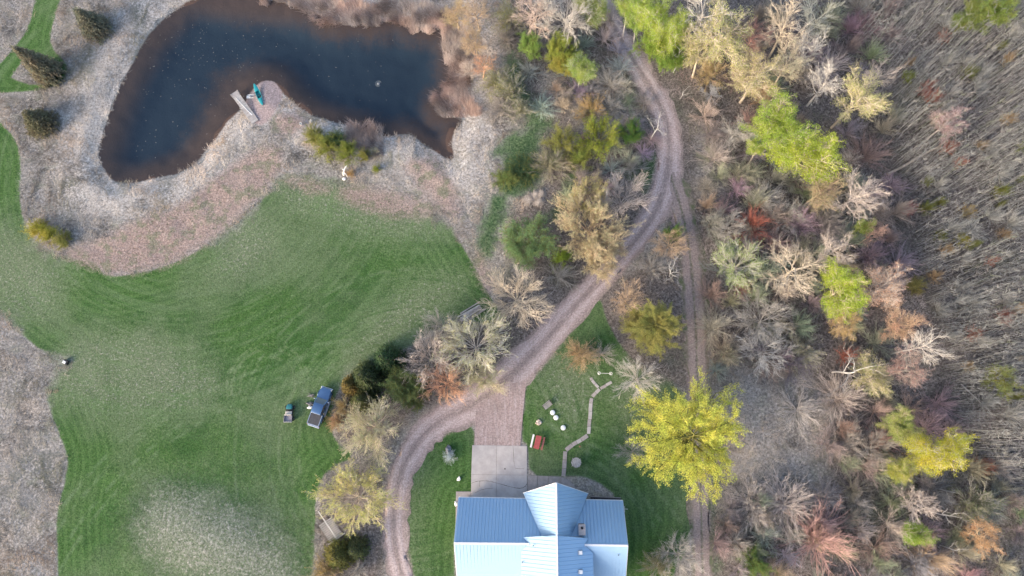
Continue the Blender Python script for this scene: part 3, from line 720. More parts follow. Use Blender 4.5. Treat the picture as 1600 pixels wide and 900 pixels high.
def proto(key, spec, seed, leaves=None, thick=2, reach=90, tmin=.018):
    S, T = grow(spec, seed); r = np.random.default_rng(seed)
    tip = np.array([x[0] for x in T]); Rr = np.percentile(np.hypot(tip[:, 0], tip[:, 1]), reach); Hh = np.percentile(tip[:, 2], 98)
    sc = np.array([1 / Rr, 1 / Rr, 1 / Hh])
    out = {}
    A = [s for s in S if s[4] < thick]; B = [s for s in S if s[4] >= thick]
    for nm, X, sides in (('trunk', A, 6), ('branches', B, 3)):
        if not X: continue
        V, F = tubes([(x[0], x[1], max(x[2], tmin), max(x[3], tmin * .6), x[4]) for x in X], sides)
        out[nm] = raw_mesh(key + '_' + nm, V * sc, F, [M_BARK], dict(v=np.repeat(r.uniform(.75, 1.15, len(X)), 2 * sides)), nm == 'trunk')
    if leaves:
        n, sz, spread, asp, *rest = leaves
        V, F, v = leaf_quads(T, n, sz, spread, asp, r, *rest)
        out['foliage'] = raw_mesh(key + '_foliage', V * sc, F, [M_LEAF], dict(v=v))
    PROTO.setdefault(key, []).append(out)
L = lambda n, t0, ang, ln, rad, seg, jit, up, **k: dict(n=n, t0=t0, ang=(R_(ang[0]), R_(ang[1])), len=ln, rad=rad, seg=seg, jit=jit, up=up, **k)
def trunkL(Lh, r, seg=4, jit=.08, tap=.5): return dict(L=Lh, r=r, seg=seg, jit=jit, up=.02, tap=tap)
def sp_open(a=(24, 80)): return [trunkL(2.4, .17), L(16, .4, a, (1.3, 1.8), .5, 5, .10, .03), L(9, .22, (16, 38), (.34, .5), .5, 3, .12, .02), L(6, .2, (16, 38), (.42, .6), .55, 2, .14, .02), L(2, .15, (14, 34), (.5, .8), .7, 1, .15, .02)]
def sp_tall(): return [trunkL(9.0, .20, 7, .05, .6), L(13, .5, (22, 62), (.26, .38), .55, 4, .16, .05), L(7, .25, (18, 42), (.36, .52), .5, 3, .15, .03), L(6, .2, (18, 42), (.45, .62), .55, 2, .16, .02), L(2, .3, (16, 40), (.5, .8), .75, 1, .2, .02)]
def sp_shrub(): return [trunkL(.25, .10, 1), L(40, .2, (4, 78), (8.0, 13.0), .5, 4, .10, .0, free=True), L(7, .22, (10, 30), (.34, .55), .55, 2, .12, .0), L(4, .2, (12, 32), (.42, .65), .6, 1, .15, .0)]
def sp_dead(): return [trunkL(4.0, .10, 5, .16, .55), L(5, .35, (30, 65), (.4, .75), .62, 5, .3, .06), L(4, .3, (28, 60), (.32, .55), .6, 3, .32, .03), L(2, .4, (25, 55), (.4, .6), .6, 2, .3, .02)]
def sp_feath(): return [trunkL(7.0, .22, 6, .06, .7), L(26, .22, (50, 82), (.42, .66), .42, 5, .10, .035, cone=True), L(9, .18, (28, 55), (.26, .42), .5, 3, .14, .02), L(6, .15, (24, 50), (.42, .6), .55, 2, .18, .0)]
for s in range(4): proto('bare', sp_open(), 100 + s)
for s in range(2): proto('budding', sp_open(), 110 + s, (10, .12, .07, 2.4, 0, .4))
for s in range(2): proto('golden', sp_open((38, 82)), 114 + s, (14, .13, .08, 2.6, 0, .45))
for s in range(2): proto('leafy', sp_open((30, 74)), 120 + s, (24, .115, .16, 1.5))
for s in range(3): proto('tallbare', sp_tall(), 130 + s)
for s in range(2): proto('tallbud', sp_tall(), 136 + s, (9, .12, .11, 1.9, 0, .35))
for s in range(2): proto('tallleafy', sp_tall(), 140 + s, (28, .11, .17, 1.5))
for s in range(3): proto('shrub', sp_shrub(), 150 + s, tmin=.013)
for s in range(2): proto('budshrub', sp_shrub(), 154 + s, (7, .12, .1, 1.9, 0, .3))
for s in range(2): proto('leafshrub', sp_shrub(), 158 + s, (16, .115, .14, 1.6))
for s in range(4): proto('dead', sp_dead(), 160 + s, thick=2)
for s in range(2): proto('feather', sp_feath(), 170 + s, (58, .095, .08, 2.8, .04, .6))
# spruce: whorls of drooping boughs with needle sprays
def spruce(seed):
    r = random.Random(seed); rn = np.random.default_rng(seed); S = []; T = []
    for i in range(6): S.append((Vector((0, 0, i / 6)), Vector((0, 0, (i + 1) / 6)), .035 * (1 - i / 6.5), .035 * (1 - (i + 1) / 6.5), 0))
    lv = 24
    for i in range(lv):
        z = .04 + .95 * i / lv; Ln = (1 - z) ** .85 * 1.0 + .03; m = 13 if i < 16 else 8
        for k in range(m):
            a = k * 6.283 / m + i * 1.1 + r.uniform(-.2, .2); l = Ln * r.uniform(.82, 1.1)
            p = Vector((0, 0, z)); q = Vector((math.cos(a) * l, math.sin(a) * l, z - .055 * l - .02 + .03 * r.random())); S.append((p, q, .008, .003, 1))
            for w in range(max(4, int(15 * l))):
                u = .25 + .78 * (w + r.random()) / max(4, int(15 * l)); b = p.lerp(q, u)
                sd = r.choice((-1, 1)); d = Vector((math.cos(a + sd * .75), math.sin(a + sd * .75), -.10)) if r.random() < .8 else Vector((math.cos(a), math.sin(a), .12)); T.append((b, d.normalized()))
    o = {}
    V, F = tubes([s for s in S if s[4] == 0], 6); o['trunk'] = raw_mesh('spruce_trunk', V, F, [M_BARK], dict(v=np.ones(len(V))), True)
    V, F = tubes([s for s in S if s[4] == 1], 3); o['branches'] = raw_mesh('spruce_branches', V, F, [M_BARK], dict(v=np.ones(len(V))))
    V, F, v = leaf_quads(T, 3, .12, .014, 3.0, rn, .08); o['foliage'] = raw_mesh('spruce_foliage', V, F, [M_LEAF], dict(v=v)); PROTO.setdefault('spruce', []).append(o)
spruce(1); spruce(2)
NAMES = dict(bare='bare_tree', budding='budding_tree', golden='budding_tree', leafy='leafy_tree', tallbare='bare_tree', tallbud='budding_tree', tallleafy='leafy_tree', shrub='bare_shrub', budshrub='budding_shrub', leafshrub='leafy_shrub', dead='dead_tree', feather='feathery_tree', spruce='spruce_tree')
CF = dict(bare=.62, budding=.6, golden=.6, leafy=.6, tallbare=.74, tallbud=.74, tallleafy=.74, shrub=.45, budshrub=.45, leafshrub=.5, dead=.55, feather=.5, spruce=.38)
cnt = {}
def plant(cx, cy, rpx, h, kind, twig, leaf, label, cat=None, group=None, tilt=None, base=None, rot=None):
    g = G(*base) if base else G(cx, cy, CF[kind] * h)
    x, y = g[0], g[1]; mpp = MPP(cx, cy) * (CAM_H - CF[kind] * h) / CAM_H; Rm = rpx * mpp
    i = cnt.get(kind, 0); cnt[kind] = i + 1; pr = PROTO[kind][i % len(PROTO[kind])]
    o = thing(NAMES[kind], label, cat or ('shrub' if 'shrub' in kind else 'tree'), (x, y, hz(x, y) - .05), rot if rot is not None else random.uniform(0, 6.28), group)
    if tilt: o.rotation_euler = (tilt[0], tilt[1], random.uniform(0, 6.28))
    o.scale = (Rm * random.uniform(.86, 1.14), Rm * random.uniform(.86, 1.14), h * random.uniform(.95, 1.05))
    if kind not in ('spruce', 'dead') and not tilt: o.rotation_euler[0] = random.gauss(0, .07 if h < 6 else .02); o.rotation_euler[1] = random.gauss(0, .07 if h < 6 else .02)
    bk = tuple(min(.8, q * 1.15) for q in twig) if kind in ('tallbare', 'tallbud', 'tallleafy', 'dead') else tuple(min(.7, q * 1.15) for q in twig)
    if leaf: leaf = tuple(min(.8, q * (1.9 if kind == 'spruce' else 1.22) + .022) for q in leaf)
    if kind not in ('dead', 'spruce'): twig = tuple(min(.78, q * 1.38) for q in twig)
    for nm, me in pr.items():
        c = put(nm, me, o); c.color = (*(leaf if nm == 'foliage' else bk if nm == 'trunk' else twig), 1)
    return o
WH, CRM, GRY, MAU, PNK, SAL, ORA, TAN, RED = (.58, .53, .49), (.56, .48, .38), (.38, .36, .335), (.33, .30, .275), (.50, .435, .395), (.58, .35, .24), (.52, .28, .13), (.46, .35, .25), (.42, .16, .12)
YEL, YG, LIM, GRN, OLV, GLD, PYG, DGR, DGD = (.62, .58, .11), (.52, .48, .15), (.30, .40, .05), (.12, .24, .045), (.19, .18, .055), (.52, .44, .26), (.46, .43, .23), (.045, .075, .03), (.34, .31, .09)
TREES = [
 # round the house and driveway
 (1078,690,82,13,'feather',OLV,YEL,'large bright yellow feathery tree beside the track east of the house'),
 (579,668,50,7.5,'budding',CRM,PYG,'pale straw-yellow budding tree between the truck and the driveway'),
 (553,782,57,7.5,'golden',CRM,YG,'round yellow-green budding tree above the fallen antenna'),
 (668,560,44,8,'bare',PNK,None,'leafless tree with pinkish twigs beside the dark spruces'),
 (695,598,38,7,'bare',SAL,None,'leafless tree with salmon-orange twigs at the driveway edge'),
 (742,540,56,9,'budding',WH,PYG,'spreading pale tree with white limbs below the timber pile'),
 (690,508,30,7,'bare',GRY,None,'grey leafless tree left of the timber pile'),
 (758,590,28,6,'budding',CRM,PYG,'small pale-yellow budding tree leaning over the driveway'),
 (806,462,50,9,'bare',CRM,None,'cream leafless tree between the lawn and the driveway'),
 (922,355,56,9,'golden',TAN,GLD,'large golden budding tree overhanging the driveway'),
 (934,412,30,7,'golden',TAN,GLD,'smaller golden tree just below the large golden tree'),
 (945,385,32,8,'golden',TAN,GLD,'golden budding tree with boughs over the gravel'),
 (915,308,28,8,'budding',TAN,YG,'yellow-olive budding tree above the large golden tree'),
 (975,308,42,8,'bare',PNK,None,'pinkish grey leafless tree left of the fork in the track'),
 (977,470,28,5.5,'bare',TAN,None,'tan leafless tree in the grass wedge between the tracks'),
 (1026,505,40,7.5,'feather',OLV,DGD,'dark gold feathery evergreen beside the east track'),
 (1000,512,26,5,'feather',OLV,(.26,.24,.09),'olive feathery evergreen left of the dark gold one'),
 (908,552,26,3.5,'budshrub',TAN,(.44,.30,.15),'orange-tan shrub beside the top of the garden path'),
 (940,552,22,3,'shrub',GRY,None,'grey shrub right of the orange-tan shrub'),
 (998,592,40,5.5,'bare',WH,None,'whitish leafless tree right of the garden path'),
 (990,706,26,4.5,'bare',GRY,None,'small grey leafless tree left of the big yellow tree'),
 (1048,378,28,5,'bare',TAN,None,'tan leafless tree inside the fork of the tracks'),
 (1050,364,12,4.5,'leafshrub',OLV,GRN,'small green bush inside the fork of the tracks'),
 (1020,418,28,3.5,'shrub',GRY,None,'dark grey shrub below the fork beside the dead tree'),
 (824,375,36,5.5,'leafy',OLV,(.19,.28,.11),'fresh green bushy tree beside the ditch'),
 (878,402,18,3,'leafshrub',OLV,LIM,'lime-green bush left of the golden trees'),
 (872,430,28,3.5,'shrub',GRY,None,'grey leafless shrub below the lime-green bush'),
 (1062,872,36,5,'bare',GRY,None,'grey leafless tree at the foot of the east track'),
 (1030,888,30,3.5,'budshrub',GRY,OLV,'olive tangled shrub in the lawn corner east of the house'),
 (604,562,30,8,'spruce',MAU,DGR,'dark spruce at the top of the hedge by the lawn'),
 (572,590,28,7,'spruce',MAU,(.06,.075,.03),'dark spruce with golden tip in the middle of the hedge'),
 (548,602,22,6,'spruce',MAU,(.13,.095,.03),'bronze young spruce at the end of the hedge nearest the truck'),
 (566,626,24,5,'spruce',MAU,(.075,.08,.03),'olive spruce behind the straw-yellow budding tree'),
 (634,598,30,5,'leafy',OLV,(.11,.15,.055),'deep green round bush between the spruces and the driveway'),
 (650,618,22,4,'leafy',OLV,(.10,.125,.04),'olive-green bush at the driveway bend'),
 (526,660,15,2.2,'budshrub',TAN,(.40,.24,.12),'rusty tan clump at the lawn edge right of the truck'),
 (536,634,18,2.5,'budshrub',TAN,(.34,.26,.10),'yellow-brown clump beside the nose of the truck'),
 (528,868,26,5,'spruce',MAU,(.12,.11,.03),'young pine with golden tip below the fallen antenna'),
 (556,858,22,4,'spruce',MAU,(.075,.085,.035),'dark young pine right of the golden-tipped one'),
 (512,892,26,3.5,'budshrub',TAN,(.30,.24,.08),'gold-brown shrub at the bottom edge beside the lawn'),
 (556,892,24,3,'shrub',GRY,None,'grey shrub at the bottom edge beside the driveway'),
 # pond
 (60,102,29,8.5,'spruce',MAU,(.135,.118,.08),'tall golden-brown spruce on the pale island in the mown path'),
 (140,34,24,6.5,'spruce',MAU,(.13,.118,.082),'spruce standing in dry grass nearest the top-left corner of the pond'),
 (57,188,24,5,'spruce',MAU,(.105,.092,.055),'squat dark spruce left of the pond below the mown path'),
 (488,208,13,2.5,'leafshrub',OLV,(.26,.25,.06),'yellow-green bush nearest the sand spit'),
 (508,228,21,3.4,'leafshrub',OLV,(.25,.25,.05),'largest yellow-green bush in the row below the pond'),
 (520,216,15,3,'leafshrub',OLV,(.07,.13,.05),'dark green bush behind the largest bush below the pond'),
 (542,237,17,3.2,'leafshrub',OLV,(.20,.24,.04),'round bright green bush above the white forked stump'),
 (569,240,10,2.2,'leafshrub',OLV,(.27,.25,.06),'small yellow bush right of the round green bush'),
 (587,238,8,1.6,'budshrub',GRY,(.30,.28,.14),'pale little bush at the right end of the pond row'),
 (588,262,7,1.4,'leafshrub',OLV,(.28,.30,.05),'tiny lime bush standing alone below the pond row'),
 (547,270,8,1.4,'budshrub',TAN,(.38,.24,.05),'small amber shrub beside the white forked stump'),
 (54,357,15,2,'leafshrub',OLV,(.42,.36,.05),'bright yellow low bush at the lawn edge left of the bare soil'),
 (76,367,15,2,'leafshrub',OLV,(.40,.35,.055),'yellow low bush in the middle of the row left of the bare soil'),
 (96,373,13,1.8,'leafshrub',OLV,(.25,.24,.06),'olive-yellow low bush nearest the bare soil'),
 # strip east of the pond
 (712,22,24,6,'tallbud',TAN,(.50,.37,.20),'golden-tan upright tree at the top right corner of the pond'),
 (745,15,24,8,'tallbare',TAN,None,'tall tan leafless tree at the top edge right of the pond'),
 (742,62,24,7.5,'tallbud',TAN,(.50,.36,.23),'tall tan tree with peach twigs right of the reeds'),
 (762,75,18,6.5,'tallbare',PNK,None,'slender pinkish tree beside the mown strip'),
 (752,102,20,5.5,'tallbare',SAL,None,'slender peach-barked tree at the head of the mown strip'),
 (733,110,18,4,'shrub',PNK,None,'pinkish shrub behind the right-hand reeds'),
 (775,125,32,4,'budshrub',GRY,(.30,.28,.10),'olive-yellow thicket left of the narrow green path'),
 (800,140,30,4.2,'budshrub',GRY,(.24,.24,.09),'olive-grey thicket hugging the narrow green path'),
 (783,165,30,3,'shrub',MAU,None,'mauve-grey shrub below the olive thickets'),
 (812,172,22,3,'budshrub',GRY,(.22,.23,.09),'grey-green shrub left of the bend in the green path'),
 (825,68,20,4.5,'leafy',OLV,(.27,.38,.09),'lime-green small tree near the top of the scrub'),
 (877,80,22,5.5,'leafy',OLV,(.30,.34,.06),'yellow-lime tree under the white bare trees'),
 (885,100,20,5,'leafy',OLV,(.34,.30,.06),'yellow-olive tree left of the lime tree with white trunk'),
 (906,116,22,6.5,'tallleafy',WH,(.32,.38,.09),'lime tree with a white trunk left of the driveway top'),
 (925,174,25,3,'budshrub',TAN,(.50,.33,.09),'orange-gold shrub left of the dead white tree'),
 (937,216,34,5,'golden',OLV,(.33,.38,.045),'bright lime-yellow bushy tree left of the driveway bend'),
 (985,208,19,3.6,'leafy',OLV,(.13,.25,.05),'fresh green small tree beside the driveway bend'),
 (877,222,25,4.5,'budding',OLV,(.33,.33,.08),'olive-lime budding tree beside the dark green patch'),
 (862,255,30,3.2,'budshrub',MAU,(.25,.24,.11),'grey-olive shrub right of the dark green patch'),
 (908,248,20,3.2,'leafshrub',OLV,(.27,.30,.07),'lime-olive shrub below the bright lime-yellow tree'),
 (925,278,26,3,'shrub',MAU,None,'mauve shrub below the lime-olive shrub'),
 (838,22,34,9.5,'tallbare',(.54,.43,.37),None,'pinkish white bare tree at the top of the scrub'),
 (884,18,44,10,'bare',WH,None,'wide white bare tree at the top edge of the scrub'),
 (858,2,26,10,'tallbare',WH,None,'slim white bare tree between the two at the top edge'),
 (922,12,22,8,'tallleafy',WH,(.30,.33,.09),'lime tree left of where the driveway leaves the frame'),
 (800,22,28,5,'budshrub',GRY,(.30,.28,.09),'olive bush left of the white bare trees'),
 (955,20,24,5,'shrub',PNK,None,'pinkish bare shrub arching over the top of the driveway'),
 (790,55,24,3,'shrub',MAU,None,'mauve shrub at the top of the narrow green path'),
 (890,150,24,2.6,'shrub',MAU,None,'reddish-mauve shrub above the orange-gold shrub'),
 (955,130,30,2.4,'shrub',GRY,None,'low grey shrub left of the driveway below the lime tree'),
 (960,165,26,2.4,'shrub',GRY,None,'low grey shrub right of the orange-gold shrub'),
 (820,265,26,2.0,'leafshrub',OLV,(.05,.10,.045),'dark green low shrub in the dark green patch'),
 (790,275,20,2.0,'leafshrub',OLV,(.16,.21,.06),'lime low shrub left of the dark green patch'),
 (990,260,22,2.6,'shrub',GRY,None,'grey shrub in the bend of the driveway'),
 # east of the driveway, upper
 (982,14,18,10,'tallleafy',WH,(.31,.38,.07),'leftmost lime birch right of the driveway top'),
 (1000,24,18,10,'tallleafy',WH,(.28,.37,.06),'slender lime birch second from the driveway top'),
 (1028,26,28,12,'tallleafy',WH,(.36,.42,.07),'tall lime birch at the top edge with white trunk'),
 (1052,46,32,11,'tallleafy',WH,(.38,.43,.075),'broad lime birch with forked white trunk above the dead tree'),
 (1022,66,24,8,'leafy',OLV,(.24,.34,.05),'bright green tree beside the driveway under the birches'),
 (1046,84,24,7,'leafy',OLV,(.21,.31,.05),'green tree just left of the dead white tree'),
 (1098,24,36,14,'tallbare',WH,None,'tall white-limbed bare tree at the top edge'),
 (1122,52,50,14,'tallbud',CRM,(.46,.43,.16),'tall pale-yellow budding tree right of the dead white tree'),
 (1098,82,34,10,'tallbud',CRM,(.42,.38,.12),'pale-yellow budding tree in front of the tallest one'),
 (1112,110,26,5,'budshrub',TAN,(.38,.30,.12),'yellow-brown undergrowth bush below the pale-yellow trees'),
 (1176,52,28,8,'tallbare',(.45,.27,.24),None,'reddish-twigged bare tree near the top of the woods'),
 (1232,38,46,13,'tallbare',CRM,None,'large cream bare tree at the top of the woods'),
 (1275,32,34,12,'tallbare',(.42,.42,.36),None,'grey-green bare tree right of the large cream tree'),
 (1266,72,32,11,'tallbare',WH,None,'white bare tree with an arching limb'),
 (1160,62,34,4,'shrub',MAU,None,'mauve shrub under the reddish bare tree'),
 (1180,120,40,11,'tallbud',CRM,(.47,.41,.18),'pale gold budding tree with a curved white trunk'),
 (1230,104,34,11,'tallbud',CRM,(.50,.44,.30),'cream budding tree behind the lime crowns'),
 (1292,126,32,11,'tallbare',WH,None,'whitish bare tree left of the lone pale-trunked tree'),
 (1345,150,44,14,'tallbud',CRM,(.45,.42,.15),'lone tree with long pale trunk and yellow top'),
 (1372,120,22,12,'tallbare',PNK,None,'pinkish bare crown above the lone pale-trunked tree'),
 (1226,190,44,11,'tallleafy',CRM,(.33,.40,.06),'upper lime-green tree of the bright pair in the woods'),
 (1254,238,46,10,'tallleafy',CRM,(.40,.44,.055),'lower lime-green tree of the bright pair in the woods'),
 (1186,234,15,8,'tallleafy',CRM,(.30,.36,.06),'small lime tree left of the bright pair'),
 (1150,200,28,7,'tallbare',GRY,None,'grey bare tree left of the lime trees'),
 (1196,150,20,3.5,'budshrub',TAN,(.42,.24,.12),'rusty shrub below the pale gold tree'),
 (1118,245,36,4,'shrub',PNK,None,'pinkish grey shrub right of the driveway bend'),
 (1338,302,38,12,'tallbare',PNK,None,'pinkish white bare tree with slanting trunk in the mid woods'),
 (1278,300,30,9,'tallbud',TAN,(.36,.31,.16),'dull tan tree below the bright lime pair'),
 (1180,350,32,5,'shrub',RED,None,'red-twigged shrub beside the east track'),
 (1140,352,28,5,'bare',GRY,None,'grey bare tree left of the red-twigged shrub'),
 (1190,312,42,5,'shrub',GRY,None,'dark grey spreading shrub above the red-twigged one'),
 (1156,412,42,8.5,'budding',WH,(.27,.37,.06),'bright green budding tree with white limbs beside the east track'),
 (1240,418,44,10,'tallbare',CRM,None,'cream bare tree left of the lime tree in the mid woods'),
 (1306,388,34,12,'tallbare',PNK,None,'pinkish bare tree above the mid-woods lime tree'),
 (1318,448,36,12,'tallleafy',CRM,(.36,.42,.05),'solitary lime tree in the mid woods'),
 (1380,448,38,12,'tallbud',PNK,(.55,.34,.24),'peach-pink tree right of the solitary lime tree'),
 (1348,352,13,8,'tallleafy',CRM,(.28,.33,.06),'little lime treetop above the pinkish bare tree'),
 (1290,345,36,5,'shrub',MAU,None,'mauve shrub mass in the mid woods'),
 (1366,366,20,8,'tallbare',(.50,.33,.27),None,'rosy bare tree beside the little lime treetop'),
 (1196,498,52,6,'bare',GRY,None,'wide grey bare tree radiating below the bright green one'),
 (1198,548,38,5,'bare',WH,None,'white weeping bare tree in the lower woods'),
 (1252,545,32,5,'budshrub',GRY,(.36,.33,.20),'pale grey-yellow shrub right of the white weeping tree'),
 (1140,552,18,4,'budshrub',CRM,(.36,.35,.22),'pale green shrub beside the east track'),
 (1326,508,24,9,'tallbud',TAN,(.50,.34,.13),'amber tree below the solitary lime tree'),
 (1412,506,28,10,'tallbud',TAN,(.52,.32,.22),'peach tree below the peach-pink one'),
 (1442,540,30,12,'tallbare',WH,None,'white bare tree reaching into the thin saplings'),
 (1416,582,32,9,'tallbud',MAU,(.44,.26,.22),'dusky pink tree below the white bare tree'),
 (1362,590,32,7,'tallbud',CRM,(.37,.35,.12),'lime-yellow tree beside the leaning white trunk'),
 (1325,555,20,4,'shrub',RED,None,'dark red shrub left of the leaning white trunk'),
 (1318,622,40,5,'shrub',PNK,None,'brownish pink shrub in the lower woods'),
 (1474,706,36,12,'tallleafy',WH,(.50,.44,.055),'bright yellow tree with a straight white trunk'),
 (1414,664,24,8,'tallleafy',CRM,(.34,.36,.10),'pale lime tree up-left of the bright yellow one'),
 (1410,738,20,8,'tallleafy',CRM,(.36,.36,.08),'yellow-lime tree down-left of the bright yellow one'),
 (1283,848,62,6,'shrub',(.48,.31,.28),None,'large salmon-pink radiating shrub at the bottom of the woods'),
 (1180,790,42,4.5,'shrub',(.46,.41,.38),None,'pale grey radiating shrub beside the east track'),
 (1232,790,48,4.5,'shrub',(.48,.42,.39),None,'pale cream radiating shrub above the salmon-pink one'),
 (1430,845,22,6,'tallleafy',CRM,(.27,.36,.05),'vivid green small tree near the bottom of the woods'),
 (1538,838,28,8,'tallbud',TAN,(.54,.29,.13),'orange tree near the bottom right corner'),
 (1430,785,34,7,'tallbare',PNK,None,'pinkish bare tree above the vivid green one'),
 (1398,820,36,6,'shrub',PNK,None,'dull pink shrub left of the vivid green tree'),
 (1530,790,34,6,'budshrub',GRY,(.19,.20,.09),'olive-grey thicket right of the bare white snag'),
 (1460,870,34,6,'shrub',TAN,None,'tan shrub at the bottom edge of the woods'),
 (1180,876,22,4,'leafshrub',OLV,(.13,.20,.05),'green bush at the bottom beside the east track'),
 (1150,850,30,4,'shrub',GRY,None,'dark grey shrub above the green bush'),
 (1330,690,44,5,'shrub',MAU,None,'dark mauve shrub left of the pale lime tree'),
 (1250,640,40,3.0,'shrub',(.50,.46,.43),None,'grey bramble mass in the pale clearing'),
 (1370,700,34,6,'bare',MAU,None,'brown-mauve bare tree left of the yellow-lime tree'),
 (1482,192,24,8,'tallbud',PNK,(.48,.28,.27),'rose-pink tree standing among the thin saplings'),
 (1448,142,10,2.4,'leafshrub',RED,(.34,.12,.10),'small red bush among the saplings near the top'),
 (1420,118,10,2.4,'leafshrub',OLV,(.28,.32,.05),'small lime bush left of the small red bush'),
 (1506,372,11,2.4,'leafshrub',OLV,(.42,.34,.06),'small golden bush among the saplings at mid height'),
 (1432,445,13,2.4,'leafshrub',OLV,(.34,.27,.09),'round ochre bush right of the peach-pink tree'),
 (1523,520,12,2.4,'leafshrub',RED,(.32,.13,.10),'dark red bush among the saplings'),
 (1572,495,13,2.4,'leafshrub',RED,(.34,.15,.12),'brick-red bush near the right edge'),
 (1578,184,11,2.4,'leafshrub',TAN,(.46,.28,.10),'orange bush near the right edge'),
 (1420,325,10,2.4,'leafshrub',RED,(.36,.13,.13),'crimson bush above the golden one'),
 (1515,330,11,2.4,'leafshrub',TAN,(.42,.29,.09),'amber bush among the upper right saplings'),
 (1540,730,13,2.4,'leafshrub',RED,(.42,.19,.10),'rust bush right of the bright yellow tree'),
 (1520,20,26,8,'tallleafy',OLV,(.22,.26,.06),'olive-green treetop at the top right'),
 (1550,12,28,8,'tallleafy',OLV,(.25,.30,.06),'mossy green treetop beside the olive one'),
 (1570,590,26,8,'tallbud',OLV,(.26,.29,.09),'pale green treetop near the right edge'),
]
for a in TREES: plant(*a[:7], a[7])
DEAD = [
 ((1017,218),9.0,(1018,180),24,'dead white tree standing left of the driveway bend'), ((1052,113),8.5,(1062,85),24,'forked dead white tree below the lime birches'),
 ((1063,154),4.0,(1060,142),13,'small dead white snag right of the driveway'), ((1046,432),7.5,(1056,398),26,'dead white tree with crooked limbs inside the fork of the tracks'),
 ((1300,582),11,(1380,555),42,'leaning dead white tree in the lower woods'), ((1282,813),3.5,(1290,810),12,'small white snag above the salmon-pink shrub'),
 ((1454,800),6.5,(1500,778),24,'bare white snag below the bright yellow tree'), ((1418,832),6,(1448,818),22,'bleached snag above the vivid green tree'),
 ((1468,852),7,(1520,860),22,'white snag beside the orange tree'), ((1040,440),4,(1040,425),14,'short broken white snag below the crooked dead tree')]
for b, h, c, rp, lb in DEAD:
    g0 = G(*b); o = plant(c[0], c[1], rp, h, 'dead', (.55, .53, .50), None, lb, 'dead tree', base=b)
# alike bare shrubs filling the woods
WOODPX = [(1115,130),(1150,30),(1250,-10),(1420,-10),(1400,150),(1400,300),(1420,420),(1400,520),(1480,640),(1560,720),(1620,800),(1620,920),(1115,920),(1115,600),(1105,400),(1080,250)]
wp = np.array(WOODPX, float); k = 0; tries = 0; spots = []
while k < 190 and tries < 9000:
    tries += 1; x, y = random.uniform(1100, 1610), random.uniform(-8, 915)
    if not inside(np.array([[x, y]]), wp)[0]: continue
    if 1110 < x < 1300 and 580 < y < 775: continue
    if any((x - a) ** 2 + (y - b) ** 2 < 20 ** 2 for a, b in spots): continue
    spots.append((x, y)); k += 1
    tn, tw = random.choice((('grey', GRY), ('grey', GRY), ('grey-brown', MAU), ('grey-brown', MAU), ('pale pinkish', PNK), ('dark brown', (.26, .225, .21)), ('dull reddish', (.38, .30, .26)), ('olive-grey', (.33, .32, .25))))
    zn = ('upper' if y < 300 else 'middle' if y < 600 else 'lower') + (' woods near the track' if x < 1230 else ' woods away from the track')
    plant(x, y, random.uniform(16, 34), random.uniform(2.2, 5.5), 'shrub', tuple(q * random.uniform(.8, 1.15) for q in tw), None, '%s leafless shrub in the undergrowth of the %s' % (tn, zn), group='%s shrubs in the %s' % (tn, zn))
k = 0; spots2 = []; sw = GL([(800,60),(850,180),(858,300),(880,330),(960,290),(1030,250),(1020,190),(1000,130),(960,60),(930,30)])
for _ in range(3000):
    if k >= 34: break
    x, y = random.uniform(800, 1040), random.uniform(40, 340); g = G(x, y)
    if not inside(np.array([g[:2]]), sw)[0] or any((x - a) ** 2 + (y - b) ** 2 < 22 ** 2 for a, b in spots2): continue
    spots2.append((x, y)); k += 1
    tw = random.choice((GRY, MAU, PNK, (.40, .37, .35)))
    plant(x, y, random.uniform(13, 24), random.uniform(1.4, 2.8), 'shrub', tuple(q * random.uniform(.8, 1.15) for q in tw), None, 'low leafless shrub in the grey scrub west of the driveway', group='low leafless shrubs in the scrub')

# thin saplings: 300 as things, the rest one mass
SAPPX = np.array([(1285,-60),(1325,60),(1385,150),(1385,240),(1420,330),(1425,420),(1455,500),(1470,620),(1515,700),(1560,760),(1600,790),(1760,860),(1760,-60)], float)
def sap_mesh(seed):
    r = random.Random(seed); S = []; p = Vector((0, 0, 0)); d = Vector((r.gauss(0, .045), r.gauss(0, .045), 1)).normalized()
    for i in range(4):
        d = (d + Vector((r.gauss(0, .025), r.gauss(0, .025), 0))).normalized(); q = p + d * .25
        S.append((p, q, .0033 * (1 - i / 4.6), .0033 * (1 - (i + 1) / 4.6), 0)); p = q
        if i >= 1:
            for _ in range(2 if i < 3 else 5):
                a = r.uniform(0, 6.28); b = S[-1][0].lerp(q, r.random()); e = Vector((math.cos(a) * .6, math.sin(a) * .6, .8)).normalized(); S.append((b, b + e * r.uniform(.06, .13), .0026, .001, 1))
    return S
SAPS = [sap_mesh(s) for s in range(10)]
sapA = []; sapParts = []
for s in SAPS:
    V, F = tubes([x for x in s if x[4] == 0], 3); W, E_ = tubes([x for x in s if x[4] == 1], 3)
    sapParts.append((raw_mesh('sapling_trunk', V, F, [M_BARK], dict(v=np.ones(len(V)))), raw_mesh('sapling_branches', W, E_, [M_BARK], dict(v=np.full(len(W), .8)))))
    sapA.append(tubes(s, 3))
cand = []
for _ in range(160000):
    if len(cand) >= 9000: break
    x, y = random.uniform(1330, 1740), random.uniform(-60, 860)
    if inside(np.array([[x, y]]), SAPPX)[0]: cand.append(G(x, y))
C = np.array(cand); dl = vnoise(C[:, :2], 6.0, 71); C = C[dl > -.42 + .5 * rng.random(len(C)) ** 2]
hs = rng.uniform(2.5, 8.2, len(C)); tops = C + np.column_stack([np.zeros((len(C), 2)), hs])
